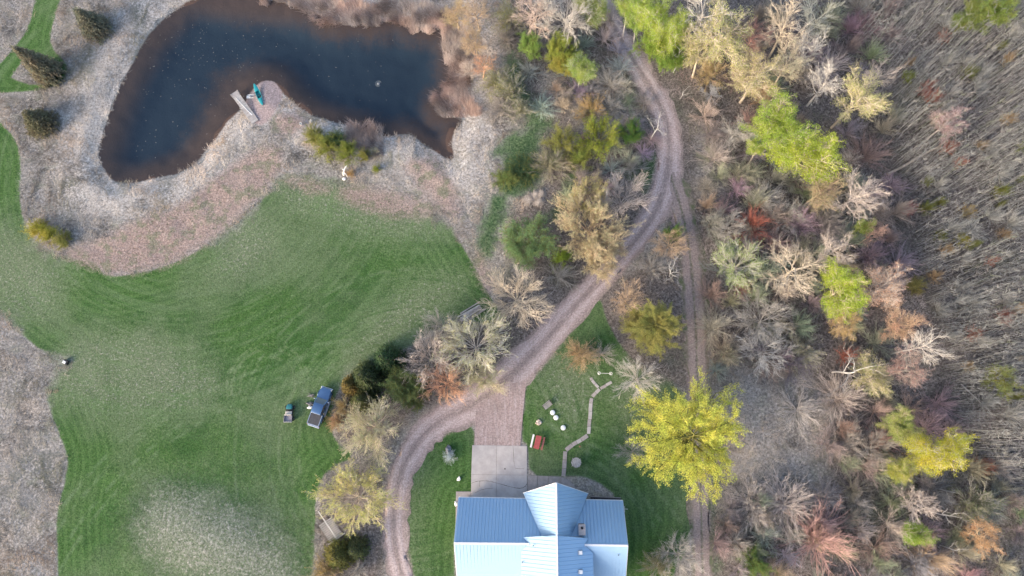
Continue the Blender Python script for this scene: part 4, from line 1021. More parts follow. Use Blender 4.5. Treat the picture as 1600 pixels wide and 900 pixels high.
pb, pt = PJ(C), PJ(tops); vis = (pt[:, 0] < 1600) & (pt[:, 1] > 0) & (pb[:, 1] < 900); ln = np.where(vis, np.linalg.norm(pt - pb, axis=1), 0)
order = np.argsort(-ln); pick = set(order[:300].tolist())
SAPC = [(.52, .52, .49), (.60, .59, .56), (.46, .47, .42), (.50, .46, .44), (.38, .42, .28), (.36, .35, .34)]
Vs, Fs, vv_, off = [], [], [], 0
for i in range(len(C)):
    j = random.randrange(10); ca = random.choice(SAPC); h = hs[i]; rz = random.uniform(0, 6.28)
    sz_ = 'upper part' if pb[i][1] < 200 else 'upper middle' if pb[i][1] < 350 else 'lower middle' if pb[i][1] < 520 else 'lower part'
    if i in pick:
        o = thing('aspen_sapling', 'thin pale upright sapling in the %s of the young stand on the right' % sz_, 'sapling', (C[i][0], C[i][1], -.05), rz, 'thin saplings in the %s of the young stand' % sz_)
        o.scale = (h * .95, h * .95, h)
        for nm, me in zip(('trunk', 'branches'), sapParts[j]): c = put(nm, me, o); c.color = (*ca, 1)
    else:
        V, F = sapA[j]; cs, sn = math.cos(rz), math.sin(rz); W = np.column_stack([V[:, 0] * cs - V[:, 1] * sn, V[:, 0] * sn + V[:, 1] * cs, V[:, 2]]) * h + np.array([C[i][0], C[i][1], -.05])
        Vs.append(W); Fs.append(F + off); off += len(V); vv_.append(np.full(len(V), random.uniform(.7, 1.15)))
o = put('sapling_stand', raw_mesh('sapling_stand', np.concatenate(Vs), np.concatenate(Fs), [M_BARK], dict(v=np.concatenate(vv_)))); o.color = (.46, .46, .44, 1)
stuff(o, 'dense mass of thin grey saplings filling the right edge', 'saplings')
print('saplings', len(C), 'tris', sum(sum(len(p.vertices) - 2 for p in m.polygons) for m in bpy.data.meshes))
SM = GL([(1400,40),(1600,20),(1600,720),(1520,640),(1440,440),(1420,250)]); TINY = dict(russet=(RED, (.34, .15, .10)), lime=(OLV, (.22, .26, .06)), amber=(TAN, (.36, .24, .10)))
k = 0; sp3 = []
while k < 54:
    x, y = random.uniform(1400, 1600), random.uniform(10, 740)
    if not inside(np.array([G(x, y)[:2]]), SM)[0] or any((x - a) ** 2 + (y - b) ** 2 < 18 ** 2 for a, b in sp3): continue
    sp3.append((x, y)); nm = random.choice(('russet', 'lime', 'amber', 'lime', 'grey', 'grey', 'grey'))
    if nm == 'grey': plant(x, y, random.uniform(10, 22), random.uniform(2.5, 5), 'shrub', (.42, .42, .40), None, 'pale grey leafless shrub scattered among the thin saplings', group='grey shrubs among the saplings')
    else: plant(x, y, random.uniform(5, 12), random.uniform(2.0, 4.0), 'budshrub', *TINY[nm], 'small %s-tinted shrub scattered among the thin saplings' % nm, group='%s shrubs among the saplings' % nm)
    k += 1

# fallen trunks
M_LOG = simple('bleached_log', (.50, .42, .34), .85, var=.3, scale=3, bump=.4)
M_LOGG = simple('grey_log', (.42, .395, .38), .85, var=.3, scale=3, bump=.4)
def fallen(pts, r0, r1, mat, label, fork=None):
    P = GL(pts); b = P[0]; base = thing('fallen_log', label, 'log', (b[0], b[1], 0)); zz = [.25 + .12 * i for i in range(len(P))]
    m = MB(); m.tube([(p[0] - b[0], p[1] - b[1], z) for p, z in zip(P, zz)], list(np.linspace(r0, r1, len(P))), 8); m.build('trunk', mat, base, sm=True)
    for f in fork or []:
        Q = GL(f); m = MB(); m.tube([(p[0] - b[0], p[1] - b[1], zz[-2] + .1 + .1 * i) for i, p in enumerate(Q)], list(np.linspace(r1 * 1.1, r1 * .4, len(Q))), 6); m.build('branch', mat, base, sm=True)
fallen([(1386,273),(1410,261),(1435,246),(1457,235),(1476,222)], .24, .09, M_LOG, 'long fallen tan trunk lying among the saplings', [[(1457,235),(1468,236),(1478,238)], [(1460,234),(1480,232),(1495,219)]])
fallen([(1544,729),(1560,748),(1580,768),(1602,790)], .14, .08, M_LOGG, 'thin grey fallen trunk at the right edge of the woods', [[(1580,768),(1590,782),(1596,797)]])
fallen([(1500,600),(1520,620),(1548,648)], .10, .05, M_LOGG, 'slim grey fallen trunk crossing the saplings')
fallen([(1356,396),(1366,391),(1376,387)], .18, .16, M_LOG, 'short tan broken log beside the rosy bare tree')
fallen([(1460,762),(1475,766),(1500,772)], .12, .05, M_LOGG, 'whitish fallen branch below the bright yellow tree', [[(1475,766),(1480,780),(1484,792)]])
fallen([(324,269),(340,258),(360,239)], .07, .03, M_LOG, 'thin pale pole lying at the edge of the bare soil')
# ================================================================== HOUSE
t = NT('roof_metal')
nz = t.noise(.35, 3, .5); nf = t.noise(5, 4, .6)
c = t.mix(nf, (.26, .41, .57), (.30, .44, .61))
t.bsdf(c, t.math('MULTIPLY_ADD', nz, .14, .40), 0.0, t.bump(nf, .03, .02), .35); M_ROOF = t.m
M_TRIM = simple('white_trim', (.70, .70, .71), .5, var=.06)
M_SIDING = simple('house_siding', (.42, .40, .38), .75, var=.1, scale=2)
M_GLASS = simple('window_glass', (.03, .04, .05), .08, var=.1, spec=.6)
M_BRICK = simple('chimney_stone', (.40, .30, .26), .9, var=.3, scale=7, bump=.4)
M_DARK = simple('dark_metal', (.03, .03, .035), .5)
M_STEEL = simple('galvanised_steel', (.52, .54, .56), .35, .8, var=.1)
HE, HR, HG = 3.0, 7.4, 9.6
hb = np.array([0., -13.0, 0.])
house = thing('house', 'house with a blue and white ribbed metal roof and pointed porch gable', 'house', tuple(hb))
def plane(a, b, c):
    n = np.cross(b - a, c - a); return n / np.linalg.norm(n), a
def RP(px, py, pl):
    v = ray(px, py); o = np.array([0, 0, CAM_H]); n, p = pl; return o + v * ((n @ (p - o)) / (n @ v))
nw, rw, ne, re_ = G(717.3,777.5,HE), G(709.6,848.7,HR), G(971.8,782.5,HE), G(982.3,852.6,HR)
# square the plan a little: the ridge is the middle, the south side mirrors the north
nw[0] = rw[0]; ne[0] = re_[0] = (ne[0] + re_[0]) / 2
sw_, se = np.array([rw[0], 2 * rw[1] - nw[1], HE]), np.array([re_[0], 2 * re_[1] - ne[1], HE])
sw_[2] = se[2] = HE
PN, PS = plane(nw, ne, rw), plane(sw_, rw, se)
def roof_face(poly, ridge_dir, parent, step=.46, t_=.10, rib=(.07, .045)):
    P = [Vector(p) for p in poly]; n = Vector((0, 0, 0))
    for i in range(len(P)): n += (P[i] - P[0]).cross(P[(i + 1) % len(P)] - P[0])
    if n.z < 0: n = -n
    n.normalize(); u = Vector(ridge_dir); u -= u.dot(n) * n; u.normalize(); v = n.cross(u)
    m = MB(); m.slab(poly, t_)
    Q = [((p - P[0]).dot(u), (p - P[0]).dot(v)) for p in P]; lo, hi = min(q[0] for q in Q), max(q[0] for q in Q)
    x = math.floor(lo / step) * step + step * .5
    while x < hi:
        ys = []
        for (x0, y0), (x1, y1) in zip(Q, Q[1:] + Q[:1]):
            if (x0 > x) != (x1 > x): ys.append(y0 + (y1 - y0) * (x - x0) / (x1 - x0))
        ys.sort()
        for y0, y1 in zip(ys[0::2], ys[1::2]):
            if y1 - y0 > .15:
                a, b = P[0] + u * x + v * y0, P[0] + u * x + v * y1; w, h = rib
                V = [a - u * w / 2, a + u * w / 2, b + u * w / 2, b - u * w / 2]; T = [p + n * h + u * s for p, s in zip([a - u * w / 2, a + u * w / 2, b + u * w / 2, b - u * w / 2], (.018, -.018, -.018, .018))]
                m.add(V + T, [(4, 5, 6, 7), (0, 1, 5, 4), (1, 2, 6, 5), (2, 3, 7, 6), (3, 0, 4, 7)])
        x += step
    return m.build('roof_panel', M_ROOF, parent, off=hb)
EW, NS = (1, 0, 0), (0, 1, 0)
roof = put('roof', None, house)
roof_face([nw, ne, re_, rw], re_ - rw, roof); roof_face([rw, re_, se, sw_], re_ - rw, roof)
rgN, rgM = G(869.3,754.7,HG), G(870.2,836.6,HG)
gs = (rgN[0] + rgM[0]) / 2; rgN[0] = gs; rgM[0] = gs; rgS = np.array([gs, -24.0, HG])
fl, fr_ = G(817.7,770.5,2.75), G(918.6,771.2,2.75)
PFL, PFR = plane(rgN, rgM, fl), plane(rgN, rgM, fr_)
vl, vr = RP(845.7,837.6,PFL), RP(893.6,838.3,PFR)
rgMf = rgM + np.array([0, .0, -.03])
roof_face([rgN, fl, vl, rgMf], NS, roof, .46); roof_face([rgN, rgMf, vr, fr_], NS, roof, .46)
xl, xr = G(827,849.7,HR), G(913.4,851.5,HR)
PUL, PUR = plane(rgM, rgS, xl), plane(rgM, rgS, xr)
ul, ur = RP(817.7,839.4,PUL), RP(918.6,841.3,PUR); bl, br = RP(814.2,860.4,PUL), RP(926.5,863.9,PUR)
el_, er_ = bl.copy(), br.copy(); el_[1] = er_[1] = -24.0
up = np.array([0, 0, .03])
roof_face([rgM + up, ul + up, xl + up, bl + up, el_ + up, rgS + up], NS, roof, .5); roof_face([rgM + up, rgS + up, er_ + up, br + up, xr + up, ur + up], NS, roof, .5)
def cap(a, b, w=.26, mat=None):
    m = MB(); m.bar(np.array(a) + (0, 0, .07), np.array(b) + (0, 0, .07), w, .07); m.build('ridge_cap', mat or M_TRIM, roof, off=hb, bev=.015, seg=1)
cap(rw, xl); cap(xr, re_); cap(rgN, rgM, .2); cap(rgM + up, rgS + up, .2)
def trim(pts, w=.12, d=.16, name='fascia'):
    for a, b in zip(pts[:-1], pts[1:]):
        m = MB(); m.bar(np.array(a) - (0, 0, .13), np.array(b) - (0, 0, .13), w, d); m.build(name, M_TRIM, roof, off=hb)
trim([nw + (0, .05, 0), ne + (0, .05, 0)], .12, .14, 'gutter'); trim([sw_ - (0, .05, 0), se - (0, .05, 0)], .12, .14, 'gutter')
trim([nw, rw, sw_]); trim([ne, re_, se]); trim([fl, rgN, fr_])
# walls
x0, x1 = rw[0] + .45, re_[0] - .45; y0, y1 = sw_[1] + .5, nw[1] - .5; yr = (rw[1] + re_[1]) / 2
m = MB(); pent = [(y0, 0), (y1, 0), (y1, 2.75), (yr, 6.75), (y0, 2.75)]
m.add([(x0, y, z) for y, z in pent] + [(x1, y, z) for y, z in pent], [(0, 1, 2, 3, 4), (9, 8, 7, 6, 5)] + [((i + 1) % 5, i, 5 + i, 5 + (i + 1) % 5) for i in range(5)])
m.build('wall', M_SIDING, house, off=hb)
m = MB(); yf = fl[1] - .6; hl = [(gs - 3.9, 0), (gs + 3.9, 0), (gs + 3.9, 3.0), (gs, 8.6), (gs - 3.9, 3.0)]
m.add([(x, yf, z) for x, z in hl] + [(x, -23.4, z) for x, z in hl], [(0, 1, 2, 3, 4)[::-1], (5, 6, 7, 8, 9)] + [(i, (i + 1) % 5, 5 + (i + 1) % 5, 5 + i) for i in range(5)])
m.build('gable_wall', M_SIDING, house, off=hb)
m = MB(); ux = abs(xl[0] - gs)
hl = [(gs - ux + .2, 5.5), (gs + ux - .2, 5.5), (gs + ux - .2, 7.1), (gs, 9.2), (gs - ux + .2, 7.1)]
m.add([(x, rgM[1] - .5, z) for x, z in hl] + [(x, -23.4, z) for x, z in hl], [(0, 1, 2, 3, 4)[::-1], (5, 6, 7, 8, 9)] + [(i, (i + 1) % 5, 5 + (i + 1) % 5, 5 + i) for i in range(5)])
m.build('upper_wall', M_SIDING, house, off=hb)
def opening(nm, x, y, z, w, h, mat):
    m = MB(); m.box((x, y + .03, z), (w + .16, .08, h + .16)); f = m.build(nm, M_TRIM, house, off=hb)
    m = MB(); m.box((x, y + .075, z), (w, .03, h)); m.build('pane' if nm == 'window' else 'leaf', mat, f, off=hb)
for x in (-8.6, -4.9): opening('garage_door', x + .3, y1, 1.2, 3.0, 2.2, M_TRIM)
for x in (6.5, 9.2): opening('window', x, y1, 1.6, 1.2, 1.2, M_GLASS)
for x in (-2.4, 0, 2.4): opening('window', gs + x, yf, 1.7 if x else 1.05, 1.3 if x else 1.0, 1.9 if x else 2.1, M_GLASS)
opening('window', gs, yf, 4.6, 2.6, 1.8, M_GLASS)
# chimney with flue, roof vents
cb = RP(908.5, 826, PN); m = MB(); m.box((cb[0], cb[1], cb[2] + .35), (.78, 1.25, 1.9)); ch = m.build('chimney', M_BRICK, roof, off=hb, bev=.02, seg=1)
m = MB(); m.box((cb[0], cb[1], cb[2] + 1.34), (.9, 1.37, .1)); m.build('chimney_cap', simple('cap_stone', (.48, .42, .40), .9), roof, off=hb)
m = MB(); m.tube([(cb[0], cb[1] + .25, cb[2] + 1.39), (cb[0], cb[1] + .25, cb[2] + 1.62)], .17, 12, cap=False); m.lathe((cb[0], cb[1] + .25, cb[2] + 1.45), [(.15, 0), (.15, .02)], 12); m.build('flue', M_DARK, roof, off=hb)
for px, py in ((906.5, 863), (906.8, 893)):
    p = RP(px, py, PUR); m = MB(); m.box((p[0], p[1], p[2] + .18), (.62, .62, .36), taper=.8); v_ = m.build('roof_vent', M_STEEL, roof, off=hb, bev=.03)
    m = MB(); m.box((p[0] + .06, p[1], p[2] + .38), (.40, .44, .05)); m.build('vent_lid', M_TRIM, roof, off=hb, bev=.015)
for px, py, pl in ((816, 878, PUL), (833, 852.5, PUL), (966, 867, PS)):
    p = RP(px, py, pl); m = MB(); m.tube([p - (0, 0, .1), p + (0, 0, .38)], .055, 10); m.build('vent_pipe', M_DARK, roof, off=hb, sm=True)
# antenna bracket on the gable end
dp = G(977, 795, 2.6); m = MB(); m.tube([(dp[0] - .5, dp[1], dp[2] - .1), (dp[0] + .35, dp[1] - .05, dp[2])], .03, 8); m.tube([(dp[0] - .1, dp[1] + .35, dp[2]), (dp[0] - .1, dp[1] - .45, dp[2])], .035, 8); m.build('wall_bracket', M_TRIM, house, off=hb)

# ================================================================== VEHICLES
t = NT('truck_paint'); q = t.bsdf(t.mix(t.noise(2, 2), (.06, .13, .26), (.08, .16, .30)), .22, .45, None, .5); q.inputs['Coat Weight'].default_value = 1.0; q.inputs['Coat Roughness'].default_value = .04; M_PAINT = t.m
M_CARGLASS = simple('car_glass', (.05, .07, .085), .05, var=.1, spec=.9)
M_TIRE = simple('tyre_rubber', (.02, .02, .02), .9)
M_RIM = simple('alloy_rim', (.45, .45, .46), .35, .7)
M_CHROME = simple('chrome', (.62, .62, .63), .2, .9, var=.05)
M_TONNEAU = simple('bed_cover_vinyl', (.055, .055, .065), .55, var=.2, scale=3, spec=.5)
M_BLACKP = simple('black_plastic', (.022, .022, .024), .6)
a, b = G(489.5, 664.5, .9), G(510.5, 606.5, .9); d = b - a; ang = math.atan2(d[1], d[0]); mid = (a + b) / 2
tr_ = thing('pickup_truck', 'dark blue pickup truck with a black bed cover parked on the lawn', 'truck', (mid[0], mid[1], .0), ang)
def loft(secs, name, mat, parent, bev=.05):
    """secs: x, half width bottom, half width top, z bottom, z top"""
    V = []; F = []
    for x, wb, wt, zb, zt in secs: V += [(x, -wb, zb), (x, wb, zb), (x, wt, zt), (x, -wt, zt)]
    n = len(secs)
    for i in range(n - 1):
        for k in range(4): F.append((i*4+k, i*4+(k+1) % 4, (i+1)*4+(k+1) % 4, (i+1)*4+k))
    F += [(3, 2, 1, 0), tuple(range((n-1)*4, n*4))]
    F = [f[::-1] for f in F]
    m = MB(); m.add(V, F); return m.build(name, mat, parent, sm=True, bev=bev)
body = loft([(-2.82, .90, .90, .50, 1.18), (-2.70, .97, .95, .42, 1.24), (-1.15, .99, .96, .40, 1.24), (-1.05, .99, .95, .40, 1.22), (.95, .99, .93, .40, 1.16), (1.2, .99, .90, .40, 1.14), (2.30, .97, .84, .45, 1.06), (2.72, .90, .74, .5, .98), (2.86, .78, .66, .55, .86)], 'body', M_PAINT, tr_, .05)
cabw = loft([(-1.12, .90, .74, 1.18, 1.80), (-.98, .92, .76, 1.18, 1.87), (.28, .92, .76, 1.16, 1.86), (1.22, .90, .80, 1.12, 1.15)], 'cab', M_CARGLASS, tr_, .04)
rf = loft([(-1.08, .77, .73, 1.78, 1.86), (-.9, .79, .74, 1.82, 1.905), (.2, .79, .74, 1.82, 1.90), (.42, .78, .72, 1.72, 1.78)], 'roof', M_PAINT, tr_, .03)
for s in (-1, 1):
    m = MB(); m.bar((1.16, s*.85, 1.15), (.36, s*.765, 1.79), .08, .07); m.bar((-1.08, s*.79, 1.2), (-1.0, s*.755, 1.84), .12, .1); m.bar((-.25, s*.915, 1.18), (-.25, s*.78, 1.84), .09, .05); m.build('pillar', M_PAINT, tr_)
    m = MB(); m.box((.92, s*1.10, 1.22), (.14, .24, .2)); m.build('mirror', M_CHROME, tr_, bev=.03)
    m = MB(); m.box((2.66, s*.70, .86), (.22, .32, .2)); m.build('headlight', simple('headlight_glass', (.65, .68, .7), .1), tr_, bev=.04)
    m = MB(); m.box((-2.80, s*.88, .95), (.1, .14, .42)); m.build('tail_light', simple('tail_lens', (.35, .02, .02), .2), tr_, bev=.02)
    m = MB(); m.box((-.05, s*1.04, .43), (2.4, .16, .06)); m.build('running_board', M_RIM, tr_, bev=.01)
    for hx in (.35, -.65):
        m = MB(); m.box((hx, s*.985, 1.05), (.2, .04, .05)); m.build('door_handle', M_CHROME, tr_, bev=.01)
    for x in (1.82, -1.72):
        m = MB(); m.tube([(x, s*.74, .40), (x, s*1.0, .40)], .40, 20); w = m.build('wheel', M_TIRE, tr_, sm=True, bev=.03)
        m = MB(); m.tube([(x, s*.985, .40), (x, s*1.012, .40)], .25, 16); m.build('rim', M_RIM, w, sm=True)
        m = MB(); m.tube([(x + .52 * math.cos(q_), s*.985, .42 + .50 * math.sin(q_)) for q_ in np.linspace(0, math.pi, 9)], .045, 6); m.build('wheel_arch', M_PAINT, tr_, sm=True)
m = MB(); m.box((-1.94, 0, 1.255), (1.58, 1.66, .05)); m.build('bed_cover', M_TONNEAU, tr_, bev=.02)
for s in (-1, 1): m = MB(); m.box((-1.94, s*.885, 1.27), (1.66, .10, .05)); m.build('bed_rail', M_CHROME, tr_, bev=.015)
m = MB(); m.box((-2.76, 0, 1.26), (.10, 1.78, .06)); m.build('tailgate_cap', M_CHROME, tr_, bev=.015)
m = MB(); m.box((-2.95, 0, .58), (.24, 1.84, .22)); m.build('rear_bumper', M_CHROME, tr_, bev=.05)
m = MB(); m.box((2.86, 0, .58), (.22, 1.86, .26)); m.build('front_bumper', M_CHROME, tr_, bev=.07)
m = MB(); m.box((2.84, 0, .80), (.06, 1.0, .18)); m.build('grille', M_BLACKP, tr_, bev=.02)
m = MB(); m.box((-1.09, 0, 1.845), (.07, 1.42, .05)); m.build('brake_light_bar', M_CHROME, tr_, bev=.015)
m = MB(); m.bar((1.19, -.62, 1.165), (1.16, .05, 1.175), .03, .02); m.bar((1.19, .05, 1.165), (1.16, .7, 1.175), .03, .02); m.build('wiper', M_BLACKP, tr_)

# small utility vehicle
M_TEAL = simple('teal_plastic', (.04, .20, .21), .35, var=.1, spec=.5)
M_BEIGE = simple('seat_vinyl', (.55, .49, .43), .6, var=.1)
M_GREYP = simple('grey_bed', (.29, .27, .30), .6, var=.15)
a, b = G(450.5, 658.5, .6), G(452.4, 631.5, .6); d = b - a; ang = math.atan2(d[1], d[0]); mid = (a + b) / 2
uv_ = thing('utility_cart', 'small utility cart with teal hood and grey cargo box beside the truck', 'utility cart', (mid[0], mid[1], 0), ang)
loft([(-1.25, .52, .52, .34, .52), (-.1, .54, .54, .30, .46), (.55, .52, .50, .30, .5), (1.2, .40, .38, .36, .6)], 'chassis', M_BLACKP, uv_, .03)
loft([(.52, .44, .40, .48, .86), (.85, .48, .42, .48, .84), (1.15, .42, .34, .46, .72), (1.30, .30, .22, .46, .6)], 'hood', M_TEAL, uv_, .06)
m = MB(); m.box((-.05, 0, .72), (.50, 1.0, .16)); m.build('seat', M_BEIGE, uv_, bev=.06)
m = MB(); m.box((-.30, 0, .94), (.14, 1.0, .42)); m.build('backrest', M_BEIGE, uv_, bev=.05)
m = MB(); m.box((-.88, 0, .66), (.92, 1.10, .05))
m.box((-.88, .56, .82), (.96, .05, .3)); m.box((-.88, -.56, .82), (.96, .05, .3)); m.box((-.42, 0, .82), (.05, 1.1, .3)); m.build('cargo_box', M_GREYP, uv_)
m = MB(); m.box((-1.36, 0, .82), (.06, 1.16, .32)); m.build('tailgate', simple('tailgate_white', (.55, .53, .52), .6), uv_, bev=.012)
m = MB(); q = [( .42 + .13 * math.cos(x) * .5, .22 + .17 * math.sin(x), .95 + .13 * math.cos(x)) for x in np.linspace(0, 6.283, 17)]; m.tube(q, .018, 6); m.tube([(.42, .22, .95), (.62, .22, .75)], .02, 6); m.build('steering_wheel', M_BLACKP, uv_, sm=True)
for x, r, y in ((.82, .27, .55), (-.85, .30, .58)):
    for s in (-1, 1):
        m = MB(); m.tube([(x, s * (y - .12), r), (x, s * (y + .12), r)], r, 16); w = m.build('wheel', M_TIRE, uv_, sm=True, bev=.05)
        m = MB(); m.tube([(x, s * (y + .11), r), (x, s * (y + .135), r)], r * .5, 12); m.build('rim', M_RIM, w, sm=True)
# gear on the grass left of the truck
def lump(name, label, cat, px, py, r, mat, seed, sq=(1, 1, .6), z=0):
    g = G(px, py); bm = bmesh.new(); bmesh.ops.create_icosphere(bm, subdivisions=3, radius=1); rr = random.Random(seed); ph = [Vector((rr.gauss(0, 1), rr.gauss(0, 1), rr.gauss(0, 1))) for _ in range(9)]
    for v in bm.verts:
        k = 1 + sum(.10 * math.sin(3.1 * v.co.dot(p) + i) for i, p in enumerate(ph)); v.co = Vector((v.co.x * sq[0], v.co.y * sq[1], max(v.co.z, -.55) * sq[2])) * k * r
    me = bpy.data.meshes.new(name); bm.to_mesh(me); bm.free(); me.materials.append(mat); me.polygons.foreach_set('use_smooth', [True] * len(me.polygons))
    lo = min(v.co.z for v in me.vertices); o = put(name, me, None, (g[0], g[1], hz(g[0], g[1]) - lo - .02 + z)); return tag(o, label, cat)
M_TARP = simple('grey_canvas', (.24, .22, .22), .85, var=.4, scale=8)
M_WHITE = simple('white_paint', (.78, .77, .75), .5, var=.06)
sk = thing('tool_bundle', 'grey bundle of tools lying left of the truck hood', 'tool bundle', tuple(G(487, 618.5)))
rr = random.Random(4)
for i in range(7):
    m = MB(); a_ = rr.uniform(-.5, .5); p = (rr.uniform(-.15, .15), rr.uniform(-.2, .2)); l = rr.uniform(.3, .55)
    m.bar((p[0] - l * math.cos(a_), p[1] - l * math.sin(a_), .05 + .04 * i), (p[0] + l * math.cos(a_), p[1] + l * math.sin(a_), .07 + .04 * i), .05, .05); m.build('tool_handle', M_TARP if i % 2 else M_LOGG, sk)
m = MB(); m.box((0, 0, .14), (.5, .4, .22)); m.build('tool_bag', M_TARP, sk, bev=.08)
for i, (px, py, lb) in enumerate(((485, 631, 'grey crumpled sack on the grass beside the truck door'), (484.6, 636.5, 'white sack on the grass beside the truck bed'))):
    lump('sack', lb, 'sack', px, py, .38 if i == 0 else .30, M_TARP if i == 0 else M_WHITE, 11 + i, (1.25, .8, .6))

# ================================================================== POND THINGS
M_PLANK = simple('grey_plank', (.40, .37, .355), .85, var=.22, scale=2.2, bump=.3)
M_PLANK2 = simple('pale_plank', (.47, .44, .42), .85, var=.2, scale=2.6, bump=.3)
a, b = G(399.5, 191.5), G(366, 145); d = b - a; ln = np.linalg.norm(d[:2]); ang = math.atan2(d[1], d[0])
dock = thing('dock', 'weathered grey plank dock reaching into the pond', 'dock', (a[0], a[1], 0), ang)
nP = 30
for i in range(nP):
    m = MB(); m.box(((i + .5) * ln / nP, random.uniform(-.015, .015), .16 + random.uniform(-.006, .006)), (ln / nP - .025, 1.24, .045)); m.build('plank', random.choice((M_PLANK, M_PLANK, M_PLANK2)), dock)
for s in (-1, 1):
    m = MB(); m.bar((0, s * .55, .06), (ln, s * .55, .06), .06, .15); m.build('joist', M_PLANK, dock)
    for u in (.12, .55, .98):
        m = MB(); m.tube([(ln * u, s * .68, -2.0), (ln * u, s * .68, .38 if u > .9 else .12)], .06, 8); m.build('post', M_PLANK, dock, sm=True)
pl_ = tag(put('pole', None), 'long pale pole lying on the dock', 'pole'); pl_.location = (a[0], a[1], .2); pl_.rotation_euler = (0, 0, ang)
m = MB(); m.tube([(ln * .30, -.15, .03), (ln * .52, .02, .03), (ln * .84, .28, .03)], [.045, .04, .035], 8); m.build('shaft', M_WHITE, pl_, sm=True)
m = MB(); m.box((ln * .25, -.2, .02), (.7, .14, .035), rz=.15); m.build('blade', M_WHITE, pl_, bev=.012)
# kayak
M_KAY = simple('turquoise_hull', (.015, .27, .30), .3, var=.12, scale=3, spec=.5)
M_KAYD = simple('dark_turquoise', (.01, .10, .12), .5)
a, b = G(411, 165), G(397.5, 131.5); d = b - a; Lk = float(np.linalg.norm(d[:2])); ang = math.atan2(d[1], d[0]); mid = (a + b) / 2
kz = hz(mid[0], mid[1]); kay = thing('kayak', 'turquoise kayak pulled up on the sand spit', 'kayak', (mid[0], mid[1], kz), ang)
def hull(zf, w, x0, x1, top, n=17, k=9):
    V = []; F = []
    for i in range(n):
        u = x0 + (x1 - x0) * i / (n - 1); s = max(0.02, 1 - abs(2 * u) ** 2.4) ** .75
        for j in range(k):
            th = math.pi * j / (k - 1); y = math.cos(th) * w * s; z = (top - math.sin(th) * .30 * (.55 + .45 * s)) if zf < 0 else (top + math.sin(th) * zf * (.5 + .5 * s)); z += .10 * (2 * abs(u)) ** 3
            V.append((u * Lk, y, z))
    for i in range(n - 1):
        for j in range(k - 1): F.append((i*k+j, i*k+j+1, (i+1)*k+j+1, (i+1)*k+j))
    return V, F
V, F = hull(-1, .40, -.5, .5, .33); m = MB(); m.add(V, F); m.build('hull', M_KAY, kay, sm=True)
for u0, u1 in ((-.5, -.17), (.15, .5)):
    V, F = hull(.10, .40, u0, u1, .33); m = MB(); m.add(V, F); m.build('deck', M_KAY, kay, sm=True)
for s in (-1, 1): m = MB(); m.tube([(u * Lk, s * .385 * max(.02, 1 - abs(2*u) ** 2.4) ** .75, .345 + .1 * abs(2*u) ** 3) for u in np.linspace(-.49, .49, 21)], .028, 6); m.build('gunwale', simple('light_turquoise', (.10, .42, .43), .4), kay, sm=True)
m = MB(); m.box((-.05, 0, .17), (.5, .5, .08)); m.box((-.30, 0, .34), (.08, .46, .3)); m.build('seat', M_KAYD, kay, bev=.03)
m = MB(); m.bar((-.42 * Lk, -.12, .44), (-.2 * Lk, -.24, .42), .05, .02); m.build('deck_strap', M_KAYD, kay)
# white chair tipped over on the sand
g = G(387.5, 149.5); chz = hz(g[0], g[1]); chair = thing('lawn_chair', 'white plastic chair tipped on its back beside the kayak', 'chair', (g[0], g[1], chz), -.05)
m = MB(); m.box((-.12, 0, .06), (.62, .50, .05)); m.build('backrest', M_WHITE, chair, bev=.02)
m = MB(); m.box((.20, 0, .29), (.05, .50, .46)); m.build('seat', M_WHITE, chair, bev=.02)
for s in (-1, 1):
    for z in (.08, .48): m = MB(); m.bar((.22, s * .22, z), (.95, s * .26, z - .02), .06, .05); m.build('leg', M_WHITE, chair)
    m = MB(); m.bar((-.2, s * .28, .30), (.25, s * .28, .30), .06, .04); m.build('armrest', M_WHITE, chair)
# fountain head and stirred water
g = G(590, 128); f_ = thing('pond_aerator', 'small pale aerator float in the middle of the pond', 'aerator', (g[0], g[1], WATER_Z))
m = MB(); m.lathe((0, 0, -.03), [(.20, 0), (.24, .03), (.20, .07), (.07, .09), (.05, .16), (.02, .17)], 16); m.build('float', simple('aerator_grey', (.20, .22, .24), .6), f_, sm=True)
for r in (.34, .5):
    m = MB(); m.tube([(r * math.cos(x), r * math.sin(x), .004) for x in np.linspace(.4, 5.0 + r, 18)], .018, 6); m.build('ripple', simple('foam', (.22, .25, .27), .6), f_, sm=True)
for px, py, lb in ((470.5, 194.3, 'white bucket on red soil left of the bushes'), (485, 189, 'white bucket on dry grass at the pond edge')):
    g = G(px, py); z = hz(g[0], g[1]); o = thing('bucket', lb, 'bucket', (g[0], g[1], z))
    m = MB(); m.lathe((0, 0, 0), [(.15, 0), (.19, .38), (.21, .38), (.21, .42), (.18, .42), (.15, .06)], 16); m.build('pail', M_WHITE, o, sm=True)
    m = MB(); m.tube([(.2 * math.cos(x), .03, .36 + .17 * math.sin(x)) for x in np.linspace(0, 3.14, 9)], .012, 6); m.build('handle', M_STEEL, o, sm=True)
